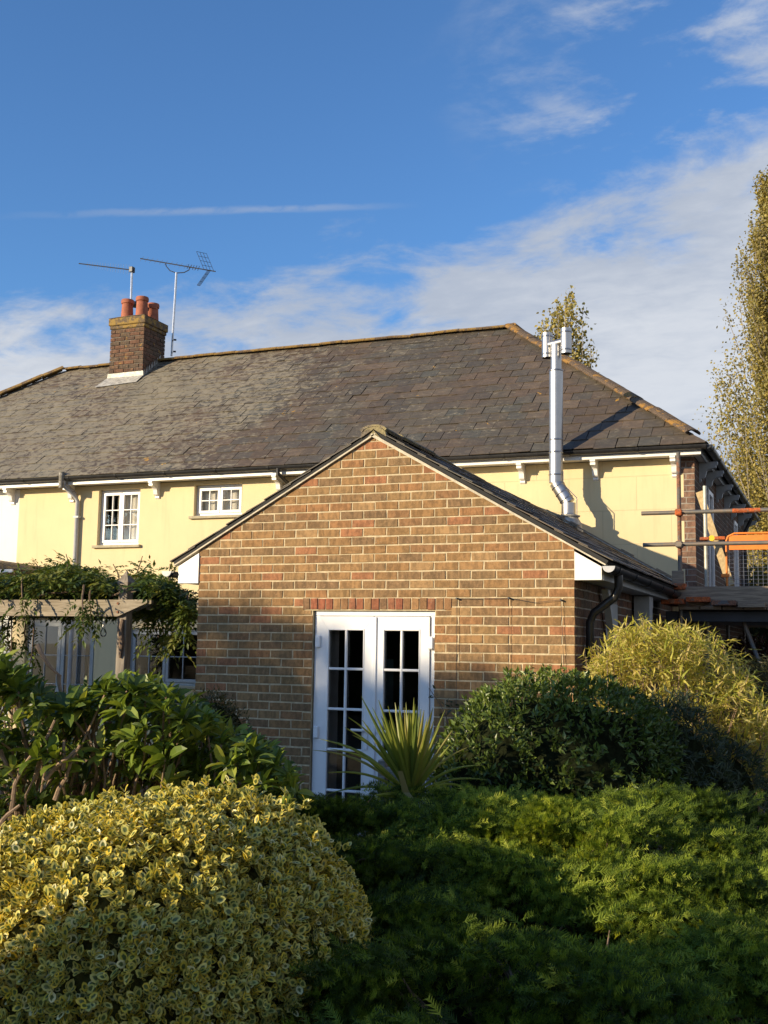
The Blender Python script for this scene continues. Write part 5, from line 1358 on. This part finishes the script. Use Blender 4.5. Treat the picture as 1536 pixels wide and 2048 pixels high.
# --- cordyline in front of the doors
cb = DD(822, 1592, 6.55)
co = thing('cordyline', (cb[0], cb[1], 0), 'spiky cordyline with yellow green sword leaves in front of the white doors', 'plant')
MB().tube([(cb[0] + .02, cb[1], 0), (cb[0], cb[1], .5), tuple(cb)], [.05, .045, .035], 10).build('stem', M['bark'], co)
blades = [(640, 1290 + 110, 0)] and []
tips = [(722, 1392), (745, 1415), (762, 1432), (776, 1412), (790, 1418), (800, 1420), (812, 1405), (822, 1425), (835, 1412), (838, 1428), (848, 1420), (890, 1420), (868, 1440), (782, 1450), (805, 1445), (826, 1448), (855, 1455), (770, 1470), (745, 1470), (880, 1475), (905, 1460),
        (725, 1440), (697, 1435), (690, 1455), (705, 1470), (715, 1500), (640, 1478), (660, 1498), (624, 1500), (935, 1495), (965, 1530), (900, 1490), (735, 1520), (655, 1545), (860, 1450), (845, 1440), (800, 1450), (815, 1430), (778, 1440), (808, 1415), (830, 1408), (842, 1418), (797, 1412), (818, 1418), (828, 1395), (757, 1400), (855, 1435), (866, 1415), (795, 1436), (975, 1560), (950, 1580), (880, 1450), (790, 1405), (650, 1590), (750, 1590)]
crn = random.Random(4)
CP = [(.20, .25, .045), (.26, .29, .05), (.32, .33, .06), (.16, .21, .045), (.36, .31, .09)]
for i, (tx, ty) in enumerate(tips):
    tip = DD(tx, ty, 6.55 + crn.uniform(-.32, .38)); L = np.linalg.norm(tip - cb); out = tip - cb; flat = abs(tx - 822) > 110
    side = unit(np.cross(out, CAM - cb) + rng.normal(size=3) * .35 * L); wdt = crn.uniform(.010, .017) * (.6 if flat else 1.1) ; pts = []; n_ = 9
    arch = (.10 if flat else .01) * L
    V, E_ = [], []
    for k in range(n_ + 1):
        s = k / n_; c_ = cb + out * s + A((0, 0, 1.)) * arch * math.sin(math.pi * min(1, s)) ; w_ = wdt * (min(1, .55 + s * 1.6)) * (1 - s ** 2.6) + .0012
        up_ = unit(np.cross(out, side))
        V += [c_ - side * w_ + up_ * w_ * .5, c_, c_ + side * w_ + up_ * w_ * .5]; E_ += [1, 0, 1]
    T = []
    for k in range(n_):
        a = 3 * k; T += [(a, a + 3, a + 4), (a, a + 4, a + 1), (a + 1, a + 4, a + 5), (a + 1, a + 5, a + 2)]
    c3 = CP[crn.randrange(5)]
    link_mesh('blade', np_mesh('blade', A(V) - org(co), T, M['cordy'], np.tile(c3, (len(V), 1)), A(E_, float)), co)
# broken brown blade hanging to the front
V = []; a, b, c_ = DD(800, 1542, 6.3), DD(812, 1585, 6.3), DD(838, 1612, 6.25)
for q, w_ in ((a, .014), (b, .019), (c_, .004)): V += [q - cr * w_, q + cr * w_]
link_mesh('blade', np_mesh('blade', A(V) - org(co), [(0, 1, 3), (0, 3, 2), (2, 3, 5), (2, 5, 4)], M['cordy'], np.tile((.30, .24, .10), (6, 1)), np.ones(6)), co)

# --- glossy evergreen shrub right of the doors
def shrub(name, label, cat, lobes, n, tm, palette, mat, size, singles=0, seed=1, open_=.7, shell=(.82, 1.0), noise=.10, nf=4, upb=.5, clus=4, core=.74, expo=2.2, width=1.0, group=None):
    r = np.random.default_rng(seed); c0 = A(lobes[0][0])
    t = thing(name, (c0[0], c0[1], 0), label, cat, group)
    tot = sum(np.prod(A(l[1])) ** (2 / 3) for l in lobes); Ps, Ns = [], []
    for j, (c, rad) in enumerate(lobes):
        m = int(n * np.prod(A(rad)) ** (2 / 3) / tot); P, N, s = blob_pts(c, rad, m, expo, shell, noise, nf, seed + j, .03)
        keep = np.ones(len(P), bool)
        for k, (c2, rad2) in enumerate(lobes):
            if k != j: keep &= ((np.abs((P - A(c2)) / A(rad2)) ** expo).sum(1) > .75)
        Ps.append(P[keep]); Ns.append(N[keep])
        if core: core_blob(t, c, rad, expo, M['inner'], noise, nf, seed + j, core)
    P, N = np.concatenate(Ps), np.concatenate(Ns)
    ax = unit(N + r.normal(size=N.shape) * .4 + A((0, 0, upb))); Pl, dl, nl = [], [], []
    for k in range(clus):
        tt = unit(np.cross(ax, rdir(len(P), r))); op = r.uniform(.2, open_ * 1.6, (len(P), 1)); dd = unit(ax * np.cos(op) + tt * np.sin(op))
        Pl.append(P + ax * r.uniform(-.03, .03, (len(P), 1)) + r.normal(size=P.shape) * size[0] * .2); dl.append(dd); nl.append(unit(ax + r.normal(size=P.shape) * .5))
    P4 = np.concatenate(Pl); base = vnoise(P4, 2.5, seed) * 1.2 + len(palette) / 2 - .2
    foliage(t, P4, np.concatenate(dl), np.concatenate(nl), r.uniform(size[0], size[1], len(P4)), tm, palette, mat, singles, pidx=np.clip(r.normal(base, .9), 0, len(palette) - .01).astype(int), width=width)
    return t, P, N


lc = DD(1115, 1480, 7.35)
LP = [(.050, .080, .018), (.080, .120, .024), (.125, .175, .032), (.18, .235, .045), (.26, .30, .08)]
sh, P, N = shrub('evergreen_shrub', 'rounded dark glossy evergreen shrub right of the french doors', 'shrub',
      [((lc[0], lc[1], .92), (.72, .62, .74)), (tuple(DD(1000, 1490, 7.2) * A((1, 1, 0)) + A((0, 0, .85))), (.40, .42, .58)), (tuple(DD(1225, 1480, 7.5) * A((1, 1, 0)) + A((0, 0, .85))), (.42, .45, .66))],
      4600, RHOM, LP, M['laurel'], (.035, .062), 300, 31, clus=6, core=.74, noise=.12, upb=.35)
# feathery grey green shrub behind it
fc = DD(1345, 1500, 7.9)
shrub('feathery_shrub', 'shaded grey green feathery shrub between the glossy shrub and the bamboo', 'shrub', [((fc[0], fc[1], .72), (.42, .45, .70)), (tuple(DD(1440, 1540, 8.2) * A((1, 1, 0)) + A((0, 0, .6))), (.34, .4, .55))],
      2200, LANCE, [(.045, .065, .045), (.06, .085, .055), (.08, .105, .06)], M['bamboo'], (.05, .09), 0, 41, clus=5, core=.72, width=1.6)
# olive mound against the brick wall
oc = DD(428, 1460, 8.3)
shrub('cotoneaster', 'small rounded brownish green shrub against the brick gable by the rhododendron', 'shrub', [((oc[0], oc[1], .85), (.30, .30, .56))], 1500, RHOM, [(.075, .070, .022), (.10, .085, .025), (.055, .06, .02)], M['laurel'], (.02, .034), 0, 43, clus=5, core=.85, noise=.08)

# --- golden bamboo at the right
bam = thing('bamboo_clump', tuple(DD(1330, 1500, 9.0) * A((1, 1, 0))), 'golden green bamboo clump catching the sun beside the extension', 'bamboo')
br_ = np.random.default_rng(17); Pl, dl, nl, sz, pi_ = [], [], [], [], []; culm0, culm1 = [], []
bt_x = [1175, 1200, 1240, 1290, 1340, 1390, 1440, 1480, 1520, 1580]; bt_y = [1335, 1290, 1255, 1243, 1258, 1262, 1272, 1330, 1400, 1480]
for i in range(620):
    px = br_.uniform(1180, 1570); ty = np.interp(px, bt_x, bt_y); f = br_.random() ** 1.4; bot = 1560 if px > 1400 else 1450
    py = ty + 14 + f * (bot - ty); dist = br_.uniform(8.2, 9.3); p = DD(px, py, dist)
    if p[0] < 3.72: continue
    dirb = unit(A((0, 0, br_.uniform(.2, 1.1))) + rh * br_.normal(.15, .55) - fh * br_.uniform(-.2, .6))
    m = br_.integers(11, 19)
    for k in range(m):
        t = k / m; q = p + dirb * (t - .5) * .22 + br_.normal(size=3) * .02
        d_ = unit(dirb * .9 + br_.normal(size=3) * .62 + A((0, 0, -.15))); Pl.append(q); dl.append(d_); nl.append(unit(A((0, 0, 1)) + br_.normal(size=3) * .6)); sz.append(br_.uniform(.06, .115)); pi_.append(br_.integers(0, 5))
    if i % 5 == 0: culm0.append(DD(1330 + (px - 1330) * .45, 1500, 8.9) * A((1, 1, 0))); culm1.append(p + dirb * .1)
BP = [(.56, .51, .09), (.68, .58, .13), (.78, .66, .24), (.62, .48, .18), (.42, .43, .08)]
foliage(bam, Pl, dl, nl, sz, LANCE, BP, M['bamboo'], 0, pidx=A(pi_), rest='foliage', width=1.6)
branches(bam, culm0, culm1, M['palebark'], .007, .003, 'cane', .05, 5)
# drooping dark bamboo behind it to the right
bam2 = thing('bamboo_clump', tuple(DD(1520, 1500, 9.8) * A((1, 1, 0))), 'dark shaded drooping clump right of the golden bamboo at the picture edge', 'bamboo')
Pl, dl, nl, sz = [], [], [], []; culm0, culm1 = [], []
for i in range(420):
    px = br_.uniform(1400, 1640); ty = 1345 + max(0, 1440 - px) * 1.2; py = ty + br_.random() ** 1.1 * (1545 - ty) - 20; p = DD(px, py, br_.uniform(9.2, 10.4)); dirb = unit(rh * br_.uniform(.2, 1) + A((0, 0, -.45)) - fh * .4)
    for k in range(14):
        q = p + dirb * (k / 14 - .5) * .25 + br_.normal(size=3) * .03; Pl.append(q); dl.append(unit(dirb + br_.normal(size=3) * .35)); nl.append(unit(A((0, 0, 1)) + br_.normal(size=3) * .5)); sz.append(br_.uniform(.07, .13))
    if i % 7 == 0: culm0.append(DD(1520, 1500, 9.8) * A((1, 1, 0))); culm1.append(p)
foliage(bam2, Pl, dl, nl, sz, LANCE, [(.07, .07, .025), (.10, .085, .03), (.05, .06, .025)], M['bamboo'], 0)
branches(bam2, culm0, culm1, M['palebark'], .006, .003, 'cane', .06, 5)
# dark red leaved shrub beyond
rc_ = DD(1495, 1300, 13.5)
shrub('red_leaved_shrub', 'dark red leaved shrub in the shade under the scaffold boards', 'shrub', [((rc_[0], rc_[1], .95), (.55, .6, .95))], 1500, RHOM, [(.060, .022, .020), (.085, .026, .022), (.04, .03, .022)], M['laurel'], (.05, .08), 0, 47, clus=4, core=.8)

# --- wisteria over the pergola
wi = thing('wisteria', (-1.9, 1.6, 0), 'leafy wisteria sprawling over the pergola beams', 'climber')
wr = np.random.default_rng(9); Pl, dl, nl, sz, pi_ = [], [], [], [], []; vb, vt = [], []
def wleaf(p, axis, L, droop, scale=1.0):
    nlf = 11; sd = unit(np.cross(axis, A((0, 0, 1.)) + wr.normal(size=3) * .3)); ci = wr.integers(0, 4); pts = []
    for k in range(nlf):
        t = (k // 2 + 1) / (nlf // 2 + 1); c_ = p + axis * L * t + A((0, 0, -1)) * droop * L * t * t
        s_ = 1 if k % 2 else -1
        dd = unit(sd * s_ * .9 + axis * .55 + A((0, 0, -.35))) if k < nlf - 1 else unit(axis + A((0, 0, -droop)))
        Pl.append(c_); dl.append(dd); nl.append(unit(A((0, 0, 1)) + wr.normal(size=3) * .35)); sz.append(wr.uniform(.055, .088) * scale); pi_.append(min(4, ci + wr.integers(0, 2)))
masses = [(-3.2, -1.75, 520, 2.20, .40), (-1.72, -.25, 360, 2.20, .32), (-4.6, -3.2, 300, 2.2, .34)]
tpx = [-100, 0, 60, 100, 140, 200, 240, 262, 300, 345, 372, 400]; tpy = [1160, 1150, 1140, 1128, 1118, 1140, 1168, 1150, 1135, 1160, 1190, 1215]
for i in range(3700):
    px = wr.uniform(-160, 392); y_ = wr.uniform(.60, 2.6); top = np.interp(px, tpx, tpy) + 12; f = wr.random() ** 1.3; py = top + f * (1222 - top)
    if 236 < px < 282 and y_ < .9: continue
    if y_ < .98 and py > 1178: y_ += .55; py = min(py, 1215)
    p = U(px, py, y_)
    if p[0] > -.12: continue
    ax = unit(wr.normal(size=3) * A((1, 1, .4)) + A((-.1, -.5, .25))); wleaf(p, ax, wr.uniform(.14, .24), wr.uniform(.1, .8))
# strands hanging in front of the beam
for (hx0, hy0, hy1, nn_) in ((45, 1182, 1226, 5), (168, 1195, 1262, 12), (182, 1200, 1250, 7), (320, 1200, 1290, 16), (340, 1200, 1310, 20), (360, 1210, 1280, 14), (300, 1190, 1240, 9), (290, 1200, 1250, 9), (375, 1215, 1262, 10), (25, 1240, 1330, 14), (60, 1240, 1320, 12), (8, 1240, 1300, 12)):
    yb = wr.uniform(.48, .66) if hx0 < 240 and hy0 < 1230 else wr.uniform(1.0, 2.2)
    for k in range(nn_):
        p = U(hx0 + wr.normal(0, 9), hy0 + (hy1 - hy0) * k / nn_, yb)
        wleaf(p, unit(wr.normal(size=3) * A((1, 1, .3)) + A((0, -.4, -.5))), wr.uniform(.12, .20), .8)
    vb.append(U(hx0, hy0 - 25, yb + .05)); vt.append(U(hx0, hy1 - 8, yb))
# upright young shoots
for (sx0, sy0, sx1, sy1) in ((262, 1160, 285, 1112), (232, 1160, 226, 1128), (125, 1140, 132, 1108), (345, 1165, 340, 1128), (335, 1170, 350, 1140), (20, 1160, 30, 1140), (85, 1140, 70, 1125)):
    for k in range(5):
        p = U(sx0 + (sx1 - sx0) * k / 5, sy0 + (sy1 - sy0) * k / 5, 1.3); wleaf(p, unit(wr.normal(size=3) * A((1, 1, .2)) + A((0, 0, .5))), .12, .3, .75)
    vb.append(U(sx0, sy0 + 30, 1.3)); vt.append(U(sx1, sy1, 1.3))
WP = [(.050, .085, .020), (.075, .115, .024), (.105, .150, .030), (.16, .195, .04), (.24, .24, .06)]
foliage(wi, Pl, dl, nl, sz, RHOM, WP, M['wist'], 0, pidx=A(pi_), rest='foliage', width=1.1)
for i in range(24):
    a = A((wr.uniform(-3.8, -.5), wr.uniform(.6, 2.4), 2.25)); vb.append(a); vt.append(a + A((wr.uniform(-.8, .8), wr.uniform(-.3, .3), wr.uniform(-.02, .12))))
vb += [A((-3.0, 1.0, 0)), A((-2.9, 1.05, 0)), A((-3.3, 1.0, 1.1))]; vt += [A((-3.3, 1.0, 1.1)), A((-2.8, 1.1, 2.2)), A((-3.1, 1.0, 2.2))]
branches(wi, vb, vt, M['bark'], .012, .005, 'stem', .08, 5)

# --- small climber beside the doors and dead leaf
cl = thing('climbing_rose', tuple(U(885, 1420, -.05) * A((1, 1, 0))), 'thin climbing plant with few dark leaves against the right door jamb', 'climber')
p_ = [U(905, 1600, -.06), U(902, 1500, -.05), U(892, 1430, -.05), U(878, 1405, -.05), U(866, 1388, -.04), U(858, 1376, -.04)]
MB().tube(p_, [.008, .007, .005, .003, .003, .002], 6).build('stem', M['bark'], cl)
q = A([U(*c, -.08) for c in ((900, 1412), (893, 1418), (886, 1424), (905, 1420), (890, 1408), (865, 1386), (872, 1394), (900, 1430), (912, 1440), (896, 1405), (882, 1430), (915, 1425), (908, 1408))])
q = np.repeat(q, 3, 0) + rng.normal(size=(39, 3)) * .015
foliage(cl, q, rdir(39) * A((1, 1, .6)), rdir(39), rng.uniform(.03, .055, 39), RHOM, [(.03, .05, .02), (.05, .06, .03)], M['laurel'], 39, name='leaf')

# --- poplars beyond the house
def poplar(label, base, height, width_at, nbr, nleaf, leaf, seed, zfrom=0.0, lean=0.0):
    r = np.random.default_rng(seed); b = A(base, float)
    t = thing('poplar_tree', tuple(b), label, 'tree', None)
    MB().tube([b + A((0, 0, z)) + A((lean * z, 0, 0)) for z in np.linspace(0, height * .97, 7)], list(np.linspace(.30, .02, 7)), 10).build('trunk', M['greybark'], t)
    bs, ts, Pl, dl = [], [], [], []
    for i in range(nbr):
        z1 = height * r.uniform(max(.10, zfrom), 1.0); an = r.uniform(0, 6.283); rad = width_at(z1 / height) * r.uniform(.35, 1.0) ** .7; z0_ = max(.5, z1 - rad * r.uniform(1.8, 3.2) - .6)
        tp = b + A((math.cos(an) * rad + lean * z1, math.sin(an) * rad, z1)); bb = b + A((lean * z0_, 0, z0_)); bs.append(bb); ts.append(tp)
        m = int(nleaf / nbr); s = r.uniform(.35, 1.05, m); c_ = bb + (tp - bb) * s[:, None]; c_ += r.normal(size=(m, 3)) * A((.10, .10, .22)) * (.6 + .5 * rad); Pl.append(c_)
    P = np.concatenate(Pl); rel = P - b; hh = rel[:, 2] / height
    g = vnoise(P, 1.15, seed); keep = r.random(len(P)) < np.clip(1.0 + g * .75, .15, 1); P = P[keep]
    rad = np.hypot(P[:, 0] - b[0] - lean * (P[:, 2]), P[:, 1] - b[1]); w_ = A([width_at(min(1, max(0, h))) for h in (P[:, 2] - b[2]) / height]); keep = rad < w_ * 1.12 + .12; P = P[keep]
    n = len(P); base_i = vnoise(P, .55, seed + 1) * 1.3 + 2.2
    foliage(t, P, unit(r.normal(size=(n, 3)) + A((0, 0, -.5))), rdir(n, r), r.uniform(leaf * .7, leaf * 1.25, n), DIAM, [(.26, .21, .08), (.36, .29, .09), (.44, .34, .09), (.31, .28, .11), (.50, .39, .11)], M['poplar'], 0, pidx=np.clip(r.normal(base_i, 1.1), 0, 4.99).astype(int), rest='crown')
    branches(t, bs, ts, M['greybark'], .030, .008, 'branch', .05, 4, seed=seed)
    return t
pb = DD(1592, 1200, 36)
def pw1(h): return float(np.interp(h, [0, .12, .25, .42, .55, .68, .80, .90, .97, 1], [1.4, 2.2, 2.9, 2.9, 2.65, 2.2, 1.55, 1.3, .95, .35]))
poplar('tall columnar poplar with thinning golden brown leaves at the right edge', (pb[0], pb[1], 0), DD(1590, 282, 36)[2], pw1, 380, 150000, .10, 61)
pb = DD(1133, 1200, 42)
def pw2(h): return float(np.interp(h, [0, .5, .80, .90, .96, 1], [1.6, 1.9, 1.15, 1.12, .95, .35]))
poplar('sparse poplar top showing behind the roof beside the flue', (pb[0], pb[1], 0), DD(1133, 562, 42)[2], pw2, 120, 11000, .15, 63, zfrom=.35)
pb = DD(1500, 1200, 52)
poplar('farther poplar low behind the tall one at the right edge', (pb[0] + .5, pb[1], 0), 9.5, lambda h: float(np.interp(h, [0, .5, .9, 1], [2.4, 2.6, 1.6, .4])), 90, 9000, .19, 65)

# --- boundary hedge far right and trees beyond
for (px, dist, h_, w_, lab, sd_) in ((1430, 24, 2.9, 2.2, 'olive coloured hedge tree beyond the scaffold, left one', 71), (1560, 23, 3.4, 2.4, 'broad olive coloured hedge tree at the right edge beyond the scaffold', 72)):
    c_ = DD(px, 1200, dist)
    shrub('hedge_tree', lab, 'tree', [((c_[0], c_[1], h_ * .5), (w_, 1.6, h_ * .55))], 4200, RHOM, [(.12, .105, .03), (.17, .14, .035), (.09, .09, .03), (.20, .16, .05)], M['poplar'], (.09, .15), 0, sd_, clus=3, core=.8)

# --- unseen garden trees throw the evening shade; the hedge is added to darken reflections
hh_ = A((.63, .777, 0)); ll_ = A((.777, -.63, 0))
def sunpos(a, s): return ll_ * a + hh_ * s
def caster(name, label, cat, a, s, b, ra, rb, n, seed, leafs=(.12, .22), core=.72, trunk=True):
    """crown centred where the sun ray with lateral a and height b passes at distance s"""
    p = sunpos(a, s); z = b - .26 * s
    t, P, N = shrub(name, label, cat, [((p[0], p[1], z), (ra, ra * .8, rb))], n, RHOM, [(.05, .075, .025), (.07, .09, .03), (.10, .10, .04)], M['laurel'], leafs, 0, seed, clus=3, core=core, noise=.16, nf=1.6, width=1.3)
    if trunk: MB().tube([(p[0], p[1], 0), (p[0], p[1], z)], [.14, .08], 8).build('trunk', M['bark'], t)
    return t
shrub('added_hedge', 'long dark hedge added out of view behind the viewer to darken the door glass', 'hedge', [((-15, -17, 1.5), (4.4, 1.0, 1.9)), ((-7.5, -18.5, 1.5), (4.4, 1.0, 1.9)), ((0, -20.5, 1.5), (4.4, 1.0, 1.9)), ((7.5, -21.5, 1.5), (4.4, 1.0, 1.9))], 6500, RHOM, [(.04, .06, .02), (.055, .08, .025)], M['laurel'], (.16, .28), 0, 77, clus=3, core=.9, expo=3.0)  # added out of view so the door panes reflect something dark
CASTERS = []
CASTERS = [(-6.6, -25, 1.3, 2.6, 1.45, 2000), (-2.5, -26, -.3, 1.9, 1.5, 1600), (0.15, -27, .72, 1.7, 1.35, 1700), (1.8, -25, .55, 1.4, 1.35, 1400), (2.75, -27, .15, 1.0, 1.35, 1200), (4.75, -22, 1.8, .4, .33, 260), (7.25, -9.5, -.25, .80, .88, 1300), (8.4, -9.8, -.35, 1.0, .85, 1300)]
CLAB = ['broad tree behind the viewer, farthest to the left', 'low round tree behind the viewer beside the broad one', 'tall dense tree behind the viewer shading the left of the gable', 'tall tree behind the viewer shading the french doors',
        'slimmer tree behind the viewer shading the right of the gable', 'small airy treetop behind the viewer shading the glossy shrub', 'near low bush like tree shading the right of the euonymus', 'near low tree shading the right of the juniper']
for i, (a, s, b, ra, rb, n) in enumerate(CASTERS):
    t = caster('garden_tree', CLAB[i], 'tree', a, s, b, ra, rb, n, 80 + i); t['group'] = 'garden trees behind the viewer'
for o in list(col.objects):
    if o.parent is None and o.get('label'):
        k = o.name.split('.')[0]
        if k == 'poplar_tree': o['group'] = 'poplars beyond the house'
        if k == 'hedge_tree': o['group'] = 'hedge trees beyond the scaffold'
        if k == 'bamboo_clump': o['group'] = 'bamboo clumps beside the extension'
        if k == 'tv_aerial': o['group'] = 'television aerials by the chimney'
